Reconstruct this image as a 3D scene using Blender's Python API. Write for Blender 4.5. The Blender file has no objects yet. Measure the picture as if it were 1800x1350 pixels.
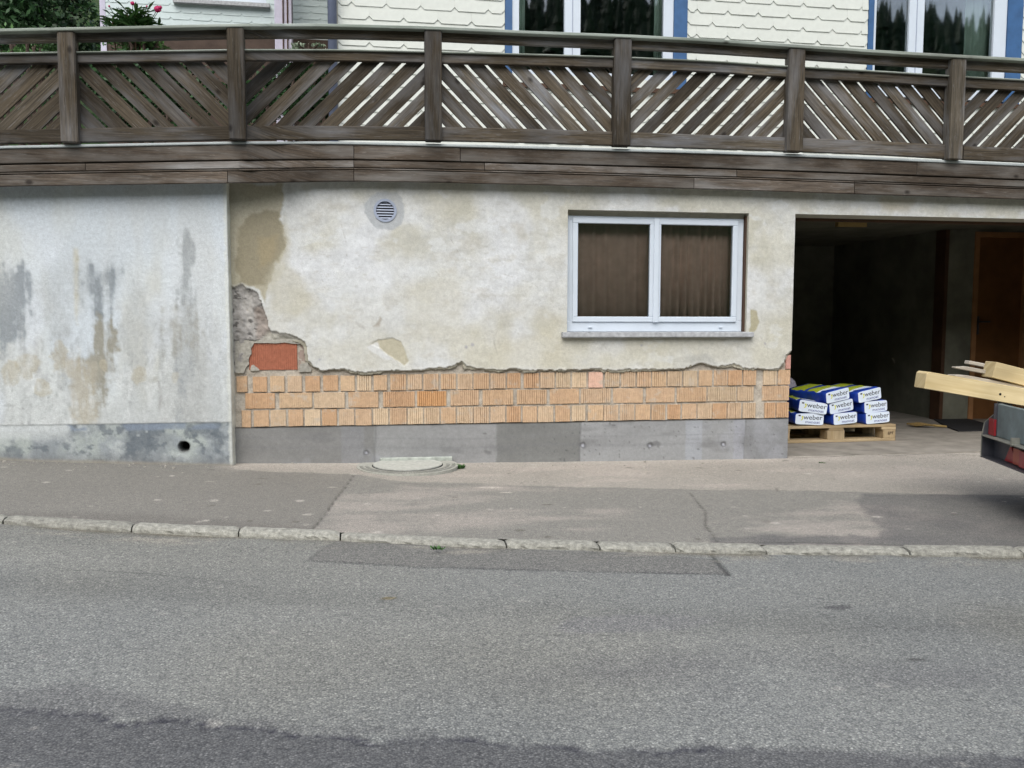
import bpy, bmesh, math, random
import numpy as np
from mathutils import Matrix, Vector
R_ = math.radians
random.seed(7)
S = bpy.context.scene
COL = S.collection

# ------------------------------------------------------------------ camera, sky, sun, exposure
F_PX, PITCH, YAW, ROLL = 1550.0, R_(4.5), R_(-9.06), R_(0.127)
CAM = np.array([0.0, -6.6, 1.127])
_f = np.array([-math.sin(YAW)*math.cos(PITCH), math.cos(YAW)*math.cos(PITCH), -math.sin(PITCH)])
_r0 = np.array([math.cos(YAW), math.sin(YAW), 0.0])
_u0 = np.cross(_r0, _f)
_r = _r0*math.cos(ROLL) + _u0*math.sin(ROLL)
_u = -_r0*math.sin(ROLL) + _u0*math.cos(ROLL)
cam_d = bpy.data.cameras.new('camera')
cam_d.sensor_width = 36.0
cam_d.lens = F_PX/1800*36
cam_d.clip_start, cam_d.clip_end = 0.05, 1000
cam = bpy.data.objects.new('camera', cam_d)
COL.objects.link(cam)
M = Matrix.Identity(4)
for i in range(3):
    M[i][0], M[i][1], M[i][2], M[i][3] = _r[i], _u[i], -_f[i], CAM[i]
cam.matrix_world = M
S.camera = cam

SUN_EL, SUN_AZ = 50.0, 197.0        # azimuth measured clockwise from +Y (the building side)
w = bpy.data.worlds.new('World')
S.world = w
w.use_nodes = True
nt = w.node_tree
for n in list(nt.nodes):
    nt.nodes.remove(n)
sky = nt.nodes.new('ShaderNodeTexSky')
sky.sky_type = 'NISHITA'
sky.sun_disc = False
sky.sun_elevation = R_(SUN_EL)
sky.sun_rotation = R_(SUN_AZ)
sky.air_density, sky.dust_density, sky.ozone_density = 1.0, 2.5, 1.0
bg = nt.nodes.new('ShaderNodeBackground')
bg.inputs['Strength'].default_value = 0.15
out = nt.nodes.new('ShaderNodeOutputWorld')
hs = nt.nodes.new('ShaderNodeHueSaturation')      # thin overcast: the blue is washed out
hs.inputs['Saturation'].default_value = 0.6
nt.links.new(sky.outputs[0], hs.inputs['Color'])
nt.links.new(hs.outputs[0], bg.inputs[0])
nt.links.new(bg.outputs[0], out.inputs[0])
sd = bpy.data.lights.new('sun', 'SUN')
sd.energy = 1.5
sd.angle = R_(60)
sd.color = (1.0, 0.985, 0.93)
sun = bpy.data.objects.new('sun', sd)
COL.objects.link(sun)
_sv = Vector((math.sin(R_(SUN_AZ))*math.cos(R_(SUN_EL)), math.cos(R_(SUN_AZ))*math.cos(R_(SUN_EL)), math.sin(R_(SUN_EL))))
sun.rotation_euler = _sv.to_track_quat('Z', 'Y').to_euler()
S.view_settings.view_transform = 'Standard'
S.view_settings.look = 'None'
S.view_settings.gamma = 1.0
S.view_settings.use_curve_mapping = False
S.view_settings.exposure = 0.72

# ------------------------------------------------------------------ measuring helpers (photo measurements -> metres on real planes)
def ray(px, py):
    return _r*(px-900)/F_PX - _u*(py-675)/F_PX + _f
def on_y(px, py, Y):
    d = ray(px, py)
    return CAM + d*((Y-CAM[1])/d[1])
def at_depth(px, py, dep):
    return CAM + ray(px, py)*dep
GX = [-9, -4.2, -2.58, -1.0, 0.6, 3.3, 9]
GZ = [0.42, 0.185, 0.119, 0.038, 0.0, -0.026, -0.06]
def g(x):
    return np.interp(x, GX, GZ)
def ground(px, py, off=0.0):
    d = ray(px, py)
    z = 0.0
    for _ in range(12):
        p = CAM + d*((z-CAM[2])/d[2])
        z = float(g(p[0])) + off
    return p
def gxy(pts, off=0.0):
    return [tuple(ground(a, b, off)[:2]) for a, b in pts]
def wxz(pts, Y=0.0):
    r = [on_y(a, b, Y) for a, b in pts]
    return [(p[0], p[2]) for p in r]

# ------------------------------------------------------------------ noise
def _hash(ix, iy, seed):
    h = (ix.astype(np.int64)*374761393 + iy.astype(np.int64)*668265263 + seed*1442695041) & 0xFFFFFFFF
    h = ((h ^ (h >> 13))*1274126177) & 0xFFFFFFFF
    h = h ^ (h >> 16)
    return (h & 0xFFFF)/65535.0
def vn(x, y, seed=0):
    x = np.asarray(x, float); y = np.asarray(y, float)
    ix, iy = np.floor(x), np.floor(y)
    fx, fy = x-ix, y-iy
    fx = fx*fx*(3-2*fx); fy = fy*fy*(3-2*fy)
    a, b = _hash(ix, iy, seed), _hash(ix+1, iy, seed)
    c, d = _hash(ix, iy+1, seed), _hash(ix+1, iy+1, seed)
    return (a*(1-fx)+b*fx)*(1-fy) + (c*(1-fx)+d*fx)*fy
def fbm(x, y, sc, octs=4, seed=0, sy=None, rough=0.55):
    sy = sc if sy is None else sy
    t = 0; amp = 1; tot = 0
    for o in range(octs):
        t = t + amp*vn(np.asarray(x)*sc*2**o + 17.3*o, np.asarray(y)*sy*2**o + 9.1*o, seed+o*31)
        tot += amp; amp *= rough
    return t/tot
def ss(a, b, v):
    t = np.clip((v-a)/(b-a), 0, 1)
    return t*t*(3-2*t)
def sdist(x, y, poly):
    """signed distance to a polygon, positive inside"""
    x = np.asarray(x, float).ravel(); y = np.asarray(y, float).ravel()
    d = np.full(x.shape, 1e9); ins = np.zeros(x.shape, bool)
    n = len(poly)
    for i in range(n):
        ax, ay = poly[i]; bx, by = poly[(i+1) % n]
        dx, dy = bx-ax, by-ay
        t = np.clip(((x-ax)*dx+(y-ay)*dy)/(dx*dx+dy*dy+1e-12), 0, 1)
        d = np.minimum(d, np.hypot(x-ax-t*dx, y-ay-t*dy))
        if abs(dy) > 1e-12:
            c = ((ay > y) != (by > y)) & (x < dx*(y-ay)/dy + ax)
            ins ^= c
    return np.where(ins, d, -d)
def ldist(x, y, line):
    x = np.asarray(x, float).ravel(); y = np.asarray(y, float).ravel()
    d = np.full(x.shape, 1e9)
    for (ax, ay), (bx, by) in zip(line[:-1], line[1:]):
        dx, dy = bx-ax, by-ay
        t = np.clip(((x-ax)*dx+(y-ay)*dy)/(dx*dx+dy*dy+1e-12), 0, 1)
        d = np.minimum(d, np.hypot(x-ax-t*dx, y-ay-t*dy))
    return d
def mixc(c, col, m):
    m = np.asarray(m)[:, None]
    return c*(1-m) + np.array(col)[None, :]*m

# ------------------------------------------------------------------ objects
def tag(o, label=None, cat=None, group=None, kind=None):
    if label: o['label'] = label
    if cat: o['category'] = cat
    if group: o['group'] = group
    if kind: o['kind'] = kind
    return o
def empty(name, loc=(0, 0, 0)):
    o = bpy.data.objects.new(name, None)
    o.location = Vector(loc)
    o.empty_display_size = 0.1
    COL.objects.link(o)
    return o
def link(name, me, parent=None, mats=None):
    o = bpy.data.objects.new(name, me)
    COL.objects.link(o)
    if mats is not None and len(me.materials) == 0:
        for m in (mats if isinstance(mats, (list, tuple)) else [mats]):
            me.materials.append(m)
    if parent is not None:
        o.parent = parent
        if parent.type == 'EMPTY':
            o.matrix_parent_inverse = Matrix.Translation(-parent.location)
    return o
def np_mesh(name, V, Q, col=None, uv=None, smooth=True):
    V = np.asarray(V, np.float32); Q = np.asarray(Q, np.int32)
    me = bpy.data.meshes.new(name)
    me.vertices.add(len(V)); me.vertices.foreach_set('co', V.ravel())
    nl, k = Q.size, Q.shape[1]
    me.loops.add(nl); me.loops.foreach_set('vertex_index', Q.ravel())
    me.polygons.add(len(Q))
    me.polygons.foreach_set('loop_start', np.arange(0, nl, k, dtype=np.int32))
    me.polygons.foreach_set('use_smooth', np.full(len(Q), smooth, bool))
    me.update(calc_edges=True)
    if col is not None:
        a = me.color_attributes.new('Col', 'FLOAT_COLOR', 'POINT')
        c4 = np.ones((len(V), 4), np.float32); c4[:, :3] = col
        a.data.foreach_set('color', c4.ravel())
    me.validate()
    return me
def grid_idx(nx, ny):
    i, j = np.meshgrid(np.arange(nx-1), np.arange(ny-1), indexing='ij')
    a = (i*ny+j).ravel()
    return np.stack([a, a+ny, a+ny+1, a+1], 1)
class MB:
    """collects simple solids into one mesh"""
    def __init__(s): s.bm = bmesh.new(); s.uv = s.bm.loops.layers.uv.new('UVMap'); s.mi = 0
    def face(s, vs, uvs=None):
        try: f = s.bm.faces.new(vs)
        except ValueError: return None
        f.material_index = s.mi
        if uvs:
            for l, t in zip(f.loops, uvs): l[s.uv].uv = t
        return f
    def prism(s, poly, O, ax, ay, an, thick, grain=(1, 0), uo=None):
        """2D polygon in the (ax, ay) frame at O, pushed thick along an; UV runs along grain"""
        O, ax, ay, an = (np.array(v, float) for v in (O, ax, ay, an))
        uo = uo or (random.uniform(0, 40), random.uniform(0, 40))
        gu = np.array(grain, float); gu /= np.linalg.norm(gu); gv = np.array([-gu[1], gu[0]])
        n = len(poly)
        A = [s.bm.verts.new(O+ax*p[0]+ay*p[1]) for p in poly]
        B = [s.bm.verts.new(O+ax*p[0]+ay*p[1]+an*thick) for p in poly]
        U = [(float(np.dot(p, gu))+uo[0], float(np.dot(p, gv))+uo[1]) for p in poly]
        s.face(A, U); s.face(B[::-1], U[::-1])
        for i in range(n):
            j = (i+1) % n
            s.face([A[j], A[i], B[i], B[j]], [U[j], U[i], (U[i][0], U[i][1]+thick), (U[j][0], U[j][1]+thick)])
        return s
    def box(s, x0, x1, y0, y1, z0, z1, grain='x'):
        if grain == 'z':
            return s.prism([(x0, z0), (x1, z0), (x1, z1), (x0, z1)], (0, y0, 0), (1, 0, 0), (0, 0, 1), (0, 1, 0), y1-y0, (0, 1))
        if grain == 'y':
            return s.prism([(y0, z0), (y1, z0), (y1, z1), (y0, z1)], (x0, 0, 0), (0, 1, 0), (0, 0, 1), (1, 0, 0), x1-x0, (1, 0))
        return s.prism([(x0, z0), (x1, z0), (x1, z1), (x0, z1)], (0, y0, 0), (1, 0, 0), (0, 0, 1), (0, 1, 0), y1-y0, (1, 0))
    def obox(s, O, ax, ay, az, a, b, c, grain=(1, 0)):
        """box with a corner at O spanning a, b, c along ax, ay, az"""
        return s.prism([(0, 0), (a, 0), (a, c), (0, c)], O, ax, az, ay, b, grain)
    def tube(s, pts, rad, n=8, cap=True):
        pts = [Vector(p) for p in pts]
        rads = rad if isinstance(rad, (list, tuple)) else [rad]*len(pts)
        rings = []
        for i, p in enumerate(pts):
            d = (pts[min(i+1, len(pts)-1)] - pts[max(i-1, 0)]).normalized()
            a = d.cross(Vector((0.31, 0.83, 0.47))).normalized(); b = d.cross(a)
            rings.append([s.bm.verts.new(p + (a*math.cos(2*math.pi*k/n)+b*math.sin(2*math.pi*k/n))*rads[i]) for k in range(n)])
        for i in range(len(rings)-1):
            for k in range(n):
                s.face([rings[i][k], rings[i][(k+1) % n], rings[i+1][(k+1) % n], rings[i+1][k]])
        if cap:
            s.face(rings[0][::-1]); s.face(rings[-1])
        return s
    def ring(s, c, ax, ay, an, r0, r1, thick, n=32, a0=0, a1=2*math.pi):
        c, ax, ay, an = (np.array(v, float) for v in (c, ax, ay, an))
        full = abs(a1-a0-2*math.pi) < 1e-6
        m = n if full else n+1
        L = []
        for k in range(m):
            t = a0+(a1-a0)*k/n
            e = ax*math.cos(t)+ay*math.sin(t)
            L.append([s.bm.verts.new(c+e*q+an*h) for q, h in ((r0, 0), (r1, 0), (r1, thick), (r0, thick))])
        for k in range(n):
            A, B = L[k], L[(k+1) % m]
            for i in range(4):
                j = (i+1) % 4
                s.face([A[i], A[j], B[j], B[i]])
        if not full:
            s.face(L[0]); s.face(L[-1][::-1])
        return s
    def disc(s, c, ax, ay, an, r, thick, n=32):
        return s.prism([(r*math.cos(2*math.pi*k/n), r*math.sin(2*math.pi*k/n)) for k in range(n)], c, ax, ay, an, thick)
    def jitter(s, a):
        for v in s.bm.verts: v.co += Vector([random.uniform(-a, a) for _ in range(3)])
        return s
    def bevel(s, w, seg=1):
        bmesh.ops.recalc_face_normals(s.bm, faces=s.bm.faces)
        bmesh.ops.bevel(s.bm, geom=[e for e in s.bm.edges], offset=w, segments=seg, affect='EDGES', clamp_overlap=True)
        return s
    def mesh(s, name, smooth=False):
        bmesh.ops.recalc_face_normals(s.bm, faces=s.bm.faces)
        me = bpy.data.meshes.new(name)
        s.bm.to_mesh(me); s.bm.free()
        if smooth:
            for p in me.polygons: p.use_smooth = True
        return me
    def build(s, name, mats, parent=None, smooth=False):
        return link(name, s.mesh(name, smooth), parent, mats)

# ------------------------------------------------------------------ materials
class NB:
    def __init__(s, name, rough=0.8, spec=0.3):
        s.m = bpy.data.materials.new(name); s.m.use_nodes = True
        s.t = s.m.node_tree; s.b = s.t.nodes['Principled BSDF']
        s.b.inputs['Roughness'].default_value = rough
        s.b.inputs['Specular IOR Level'].default_value = spec
    def n(s, typ, **kw):
        nd = s.t.nodes.new('ShaderNode'+typ)
        for k, v in kw.items():
            if k in nd.inputs: nd.inputs[k].default_value = v
            else: setattr(nd, k, v)
        return nd
    def l(s, a, b): s.t.links.new(a, b)
    def coord(s, which='Object', scale=(1, 1, 1)):
        tc = s.n('TexCoord'); mp = s.n('Mapping'); mp.inputs['Scale'].default_value = scale
        s.l(tc.outputs[which], mp.inputs['Vector'])
        return mp.outputs['Vector']
    def noise(s, vec, scale, detail=4, rough=0.55, dist=0.0):
        nd = s.n('TexNoise'); nd.inputs['Scale'].default_value = scale
        nd.inputs['Detail'].default_value = detail; nd.inputs['Roughness'].default_value = rough
        nd.inputs['Distortion'].default_value = dist
        if vec is not None: s.l(vec, nd.inputs['Vector'])
        return nd.outputs['Fac']
    def ramp(s, fac, stops, interp='LINEAR'):
        r = s.n('ValToRGB'); r.color_ramp.interpolation = interp
        e = r.color_ramp.elements
        while len(e) < len(stops): e.new(0.5)
        for el, (p, c) in zip(e, stops):
            el.position = p; el.color = (*c, 1) if len(c) == 3 else c
        s.l(fac, r.inputs['Fac'])
        return r.outputs['Color']
    def mix(s, a, b, fac, mode='MIX'):
        m = s.n('Mix', data_type='RGBA', blend_type=mode)
        for sock, v in ((m.inputs[6], a), (m.inputs[7], b), (m.inputs[0], fac)):
            if hasattr(v, 'links'): s.l(v, sock)
            elif isinstance(v, (int, float)): sock.default_value = v
            else: sock.default_value = (*v, 1)
        return m.outputs[2]
    def math(s, op, a, b=0.0):
        m = s.n('Math', operation=op)
        for i, v in enumerate((a, b)):
            if hasattr(v, 'links'): s.l(v, m.inputs[i])
            else: m.inputs[i].default_value = v
        return m.outputs[0]
    def color(s, c):
        if hasattr(c, 'links'): s.l(c, s.b.inputs['Base Color'])
        else: s.b.inputs['Base Color'].default_value = (*c, 1)
    def bump(s, h, strength=0.3, dist=0.005):
        b = s.n('Bump'); b.inputs['Strength'].default_value = strength; b.inputs['Distance'].default_value = dist
        s.l(h, b.inputs['Height']); s.l(b.outputs[0], s.b.inputs['Normal'])

def mat_attr(name, rough=0.9, fine=220, amp=0.16, bump=0.35, bd=0.004, mid=28):
    """surface whose tone comes from its own measured stains (attribute Col) plus fine grain"""
    b = NB(name, rough, 0.15)
    a = b.n('Attribute', attribute_name='Col')
    v = b.coord()
    f = b.noise(v, fine, 3); m = b.noise(v, mid, 5, 0.65)
    s1 = b.ramp(f, [(0.25, (1-amp,)*3), (0.75, (1+amp*0.6,)*3)])
    s2 = b.ramp(m, [(0.3, (1-amp*0.7,)*3), (0.7, (1+amp*0.45,)*3)])
    b.color(b.mix(b.mix(a.outputs['Color'], s1, 1.0, 'MULTIPLY'), s2, 1.0, 'MULTIPLY'))
    b.bump(b.math('ADD', b.math('MULTIPLY', f, 0.35), m), bump, bd)
    return b.m
def mat_asphalt(name, chip=150, con=1.0):
    b = NB(name, 0.85, 0.25)
    a = b.n('Attribute', attribute_name='Col')
    v = b.coord()
    vo = b.n('TexVoronoi', feature='F1'); vo.inputs['Scale'].default_value = chip
    b.l(v, vo.inputs['Vector'])
    sep = b.n('SeparateColor'); b.l(vo.outputs['Color'], sep.inputs[0])
    tone = b.ramp(sep.outputs[0], [(p_, tuple(1+(q-1)*con for q in c_)) for p_, c_ in ((0.0, (0.50, 0.50, 0.51)), (0.35, (0.86, 0.86, 0.86)), (0.7, (1.08, 1.07, 1.04)), (0.93, (1.35, 1.33, 1.27)), (1.0, (2.0, 1.96, 1.9)))])
    gap = b.ramp(vo.outputs['Distance'], [(0.25, (1, 1, 1)), (0.75, (0.55, 0.55, 0.56))])
    n2 = b.noise(v, 34, 4, 0.7)
    mot = b.ramp(n2, [(0.3, (0.86, 0.86, 0.87)), (0.7, (1.12, 1.12, 1.1))])
    c = b.mix(a.outputs['Color'], tone, 1.0, 'MULTIPLY')
    c = b.mix(c, gap, 1.0, 'MULTIPLY'); c = b.mix(c, mot, 1.0, 'MULTIPLY')
    b.color(c)
    h = b.math('SUBTRACT', b.math('MULTIPLY', sep.outputs[1], 0.6), vo.outputs['Distance'])
    b.bump(h, 0.4*con, 0.003)
    return b.m
def mat_wood(name, dark, light, grey, along=3.0, across=85, rough=0.85, grey_amt=0.5, bump=0.5, var=0.35):
    """weathered boards: grain runs along U, every board a little different"""
    b = NB(name, rough, 0.2)
    oi = b.n('ObjectInfo')
    v = b.coord('UV', (along, across, 1))
    off = b.n('CombineXYZ'); r100 = b.math('MULTIPLY', oi.outputs['Random'], 57.0)
    b.l(r100, off.inputs[0]); b.l(r100, off.inputs[1])
    ad = b.n('VectorMath', operation='ADD'); b.l(v, ad.inputs[0]); b.l(off.outputs[0], ad.inputs[1])
    v = ad.outputs[0]
    gr = b.noise(v, 1.0, 5, 0.65, 0.3)
    base = b.ramp(gr, [(0.3, dark), (0.72, light)])
    v2 = b.coord('UV', (1.3, 7, 1))
    ad2 = b.n('VectorMath', operation='ADD'); b.l(v2, ad2.inputs[0]); b.l(off.outputs[0], ad2.inputs[1])
    wv = b.noise(ad2.outputs[0], 1.0, 4, 0.6)
    wm = b.ramp(wv, [(0.46, (0, 0, 0)), (0.72, (grey_amt,)*3)])
    c = b.mix(base, grey, wm)
    fr = b.noise(v, 2.6, 3, 0.7)
    pale = b.ramp(fr, [(0.60, (0, 0, 0)), (0.72, (grey_amt*0.7,)*3)])
    c = b.mix(c, tuple(min(1, x*1.7) for x in grey), pale)
    vk = b.coord('UV', (7, 11, 1)); ak = b.n('VectorMath', operation='ADD'); b.l(vk, ak.inputs[0]); b.l(off.outputs[0], ak.inputs[1])
    kn = b.n('TexVoronoi', feature='F1'); kn.inputs['Scale'].default_value = 0.55; b.l(ak.outputs[0], kn.inputs['Vector'])
    c = b.mix(c, b.ramp(kn.outputs['Distance'], [(0.05, (0.30, 0.28, 0.27)), (0.13, (1, 1, 1))]), 1.0, 'MULTIPLY')     # knots
    lg = b.n('TexNoise'); lg.inputs['Scale'].default_value = 0.9; lg.inputs['Detail'].default_value = 3
    b.l(b.coord('Object', (1.6, 1.6, 2.2)), lg.inputs['Vector'])
    c = b.mix(c, b.ramp(lg.outputs['Fac'], [(0.35, (0.72, 0.71, 0.70)), (0.65, (1.22, 1.22, 1.23))]), 1.0, 'MULTIPLY')
    t = b.ramp(oi.outputs['Random'], [(0, (1-var,)*3), (0.72, (1.0,)*3), (0.86, (1+var*0.4,)*3), (1, (1+var*1.2, 1+var*1.45, 1+var*1.8))])  # boards with the highest random get a bluish sheen painted into their colour
    b.color(b.mix(c, t, 1.0, 'MULTIPLY'))
    b.bump(gr, bump, 0.003)
    return b.m
def mat_plain(name, col, rough=0.6, spec=0.4, var=0.08, scale=9, metallic=0.0, bump=0.0):
    b = NB(name, rough, spec)
    b.b.inputs['Metallic'].default_value = metallic
    v = b.coord()
    n = b.noise(v, scale, 5, 0.6)
    b.color(b.mix(tuple(col), b.ramp(n, [(0.3, (1-var,)*3), (0.7, (1+var,)*3)]), 1.0, 'MULTIPLY'))
    if bump: b.bump(n, bump, 0.003)
    return b.m
def mat_objcol(name, rough=0.85, scale=40, amp=0.2, bump=0.3, smear=None):
    """takes the colour of the piece itself, with stains and grain"""
    b = NB(name, rough, 0.2)
    oi = b.n('ObjectInfo'); v = b.coord()
    n1 = b.noise(v, scale, 5, 0.65); n2 = b.noise(v, scale*5, 2)
    c = b.mix(oi.outputs['Color'], b.ramp(n1, [(0.3, (1-amp,)*3), (0.7, (1+amp*0.6,)*3)]), 1.0, 'MULTIPLY')
    c = b.mix(c, b.ramp(n2, [(0.3, (1-amp*0.5,)*3), (0.7, (1+amp*0.4,)*3)]), 1.0, 'MULTIPLY')
    if smear:
        n3 = b.noise(v, 9, 5, 0.7)
        c = b.mix(c, smear, b.ramp(n3, [(0.56, (0, 0, 0)), (0.66, (0.75,)*3)]))
    b.color(c)
    b.bump(n1, bump, 0.003)
    return b.m
def mat_leaf(name, dark, light):
    b = NB(name, 0.55, 0.35)
    a = b.n('Attribute', attribute_name='Col')
    sep = b.n('SeparateColor'); b.l(a.outputs['Color'], sep.inputs[0])
    b.color(b.ramp(sep.outputs[0], [(0, dark), (1, light)]))
    return b.m
def mat_glass(name, tint=(0.9, 0.95, 0.95), rough=0.02):
    """window pane: mirror share by Fresnel, the rest is seen straight through"""
    m = bpy.data.materials.new(name); m.use_nodes = True
    t = m.node_tree; t.nodes.clear()
    o = t.nodes.new('ShaderNodeOutputMaterial'); mx = t.nodes.new('ShaderNodeMixShader')
    tr = t.nodes.new('ShaderNodeBsdfTransparent'); tr.inputs[0].default_value = (*tint, 1)
    gl = t.nodes.new('ShaderNodeBsdfGlossy'); gl.inputs['Roughness'].default_value = rough
    fr = t.nodes.new('ShaderNodeFresnel'); fr.inputs[0].default_value = 1.52
    mm = t.nodes.new('ShaderNodeMath'); mm.operation = 'MULTIPLY_ADD'
    mm.inputs[1].default_value = 1.7; mm.inputs[2].default_value = 0.03
    t.links.new(fr.outputs[0], mm.inputs[0]); t.links.new(mm.outputs[0], mx.inputs[0])
    t.links.new(tr.outputs[0], mx.inputs[1]); t.links.new(gl.outputs[0], mx.inputs[2])
    t.links.new(mx.outputs[0], o.inputs[0])
    return m

WOOD = mat_wood('weathered_brown_wood', (0.026, 0.021, 0.0145), (0.112, 0.090, 0.063), (0.17, 0.172, 0.178), grey_amt=0.8, var=0.42)
WOODF = mat_wood('fascia_wood', (0.036, 0.028, 0.021), (0.128, 0.100, 0.075), (0.21, 0.20, 0.185), 4.5, 100, grey_amt=0.95, var=0.3)
CAPW = mat_wood('grey_cap_wood', (0.16, 0.185, 0.155), (0.30, 0.33, 0.29), (0.34, 0.36, 0.34), 1.5, 30, var=0.12)
TIMBER = mat_wood('fresh_spruce', (0.52, 0.40, 0.20), (0.72, 0.60, 0.36), (0.62, 0.55, 0.38), 1.2, 22, 0.75, 0.25, 0.2, 0.08)
OLDLATH = mat_wood('split_lath_wood', (0.36, 0.32, 0.26), (0.62, 0.57, 0.48), (0.6, 0.58, 0.54), 3, 40, 0.85, 0.5, 0.4, 0.15)
PALLETW = mat_wood('pallet_wood', (0.30, 0.22, 0.12), (0.52, 0.40, 0.24), (0.42, 0.36, 0.26), 2, 26, 0.85, 0.35, 0.3, 0.15)
PLASTER = mat_attr('old_lime_plaster', 0.9, 200, 0.17, 0.6, 0.005, 34)
LEFTPL = mat_attr('stained_render', 0.9, 190, 0.18, 0.6, 0.005, 38)
CONC = mat_attr('cast_concrete', 0.85, 200, 0.16, 0.25, 0.003, 40)
MORT = mat_attr('mortar', 0.95, 240, 0.3, 0.6, 0.005, 60)
ROADM = mat_asphalt('road_asphalt', 165, 0.7)
PAVEM = mat_asphalt('pavement_asphalt', 260, 0.55)
BRICKM = mat_objcol('fired_clay', 0.85, 34, 0.17, 0.35, (0.47, 0.40, 0.32))
STONEM = mat_objcol('kerb_granite', 0.9, 40, 0.42, 0.5)
SHINGM = mat_objcol('fibre_cement_shingle', 0.6, 5, 0.06, 0.08)
PVC = mat_plain('white_window_plastic', (0.56, 0.62, 0.69), 0.35, 0.5, 0.03)
BLUEP = mat_plain('blue_painted_wood', (0.035, 0.10, 0.23), 0.5, 0.4, 0.15)
ZINC = mat_plain('zinc_sheet', (0.33, 0.36, 0.36), 0.5, 0.5, 0.15, 6)
SILLM = mat_plain('grey_stone_sill', (0.36, 0.37, 0.38), 0.8, 0.3, 0.25, 35, bump=0.4)
GLASS = mat_glass('window_glass')
GREYPL = mat_plain('grey_plastic', (0.30, 0.34, 0.43), 0.45, 0.4, 0.06)
DARKM = mat_plain('dark_void', (0.012, 0.012, 0.014), 0.9, 0.1)
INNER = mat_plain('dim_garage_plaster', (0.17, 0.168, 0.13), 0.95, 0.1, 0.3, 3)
BROWNP = mat_plain('brown_painted_wood', (0.07, 0.036, 0.02), 0.6, 0.3, 0.25, 6)
DOORM = mat_plain('dark_brown_door', (0.17, 0.075, 0.027), 0.5, 0.3, 0.25, 4)
LATHM = mat_plain('yellowed_wood', (0.30, 0.21, 0.08), 0.7, 0.3, 0.15)
BLACKR = mat_plain('black_rubber', (0.018, 0.018, 0.020), 0.8, 0.3, 0.2, 60, bump=0.4)
CURT = mat_plain('brown_curtain', (0.56, 0.345, 0.275), 0.95, 0.1, 0.12, 14)
CURTG = mat_plain('pale_green_curtain', (0.42, 0.50, 0.42), 0.95, 0.1, 0.08)
TRAILER = mat_plain('worn_grey_panel', (0.12, 0.15, 0.155), 0.6, 0.35, 0.35, 7, bump=0.15)
TRSTEEL = mat_plain('trailer_steel', (0.07, 0.07, 0.08), 0.5, 0.5, 0.25, 12, 0.3)
EDGEM = mat_plain('galvanised_edge', (0.24, 0.24, 0.21), 0.5, 0.5, 0.2, 20, 0.4)
REDP = mat_plain('red_reflector', (0.24, 0.015, 0.02), 0.25, 0.6, 0.1)
ORANGEP = mat_plain('orange_lamp_lens', (0.30, 0.05, 0.025), 0.25, 0.6, 0.1)
PLATEB = mat_plain('blue_plate_band', (0.02, 0.09, 0.45), 0.4, 0.5, 0.05)
PLATEW = mat_plain('white_plate', (0.75, 0.76, 0.74), 0.4, 0.5, 0.03)
BAGW = mat_plain('white_bag_paper', (0.70, 0.78, 0.88), 0.55, 0.4, 0.05, 12)
BAGB = mat_plain('blue_bag_paper', (0.010, 0.045, 0.34), 0.5, 0.4, 0.2, 9)
BAGG = mat_plain('yellow_green_bag_paper', (0.40, 0.47, 0.03), 0.5, 0.4, 0.15, 9)
INKK = mat_plain('black_ink', (0.01, 0.01, 0.015), 0.5, 0.3, 0.02)
INKB = mat_plain('blue_ink', (0.02, 0.03, 0.22), 0.5, 0.3, 0.02)
INKY = mat_plain('yellow_ink', (0.62, 0.62, 0.10), 0.5, 0.3, 0.02)
IRON = mat_plain('dusty_iron', (0.33, 0.33, 0.29), 0.85, 0.2, 0.2, 40, bump=0.5)
STRAW = mat_plain('straw_bristles', (0.22, 0.15, 0.06), 0.9, 0.1, 0.3, 60, bump=0.5)
PIPEM = mat_plain('painted_downpipe', (0.11, 0.13, 0.19), 0.5, 0.4, 0.1)
POSTM = mat_plain('pale_painted_post', (0.50, 0.48, 0.58), 0.7, 0.3, 0.1)
PINK = mat_plain('magenta_petals', (0.42, 0.015, 0.10), 0.6, 0.3, 0.3, 60)
LEAFD = mat_leaf('dark_leaves', (0.007, 0.024, 0.006), (0.022, 0.075, 0.016))
LEAFM = mat_leaf('garden_leaves', (0.02, 0.06, 0.015), (0.085, 0.19, 0.05))
CONIF = mat_leaf('forest_needles', (0.012, 0.034, 0.010), (0.034, 0.085, 0.022))
SOIL = mat_plain('dark_slope_grass', (0.035, 0.055, 0.022), 0.95, 0.1, 0.4, 3)
BROWNB = mat_plain('dark_brown_base', (0.07, 0.05, 0.04), 0.85, 0.2, 0.3, 5)

# ------------------------------------------------------------------ key measures
XC = float((on_y(1400, 380, 0)[0]+on_y(1387, 720, 0)[0])/2)      # garage corner
XL = float(on_y(410, 600, 0)[0])                                 # where the bare wall meets the stained wall
ZLINT = float(on_y(1400, 376, 0)[2])
YLW = -0.10                                                      # face of the stained wall
YF = -0.09                                                       # face of the fascia
wl = (on_y(995, 370, 0)[0]+on_y(1000, 583, 0)[0])/2
wr = (on_y(1317, 377, 0)[0]+on_y(1311, 583, 0)[0])/2
wt = (on_y(995, 368, 0)[2]+on_y(1317, 375, 0)[2])/2
wb = (on_y(995, 586, 0)[2]+on_y(1317, 586, 0)[2])/2
XE = 6.35                                                        # far jamb of the garage door

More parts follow.
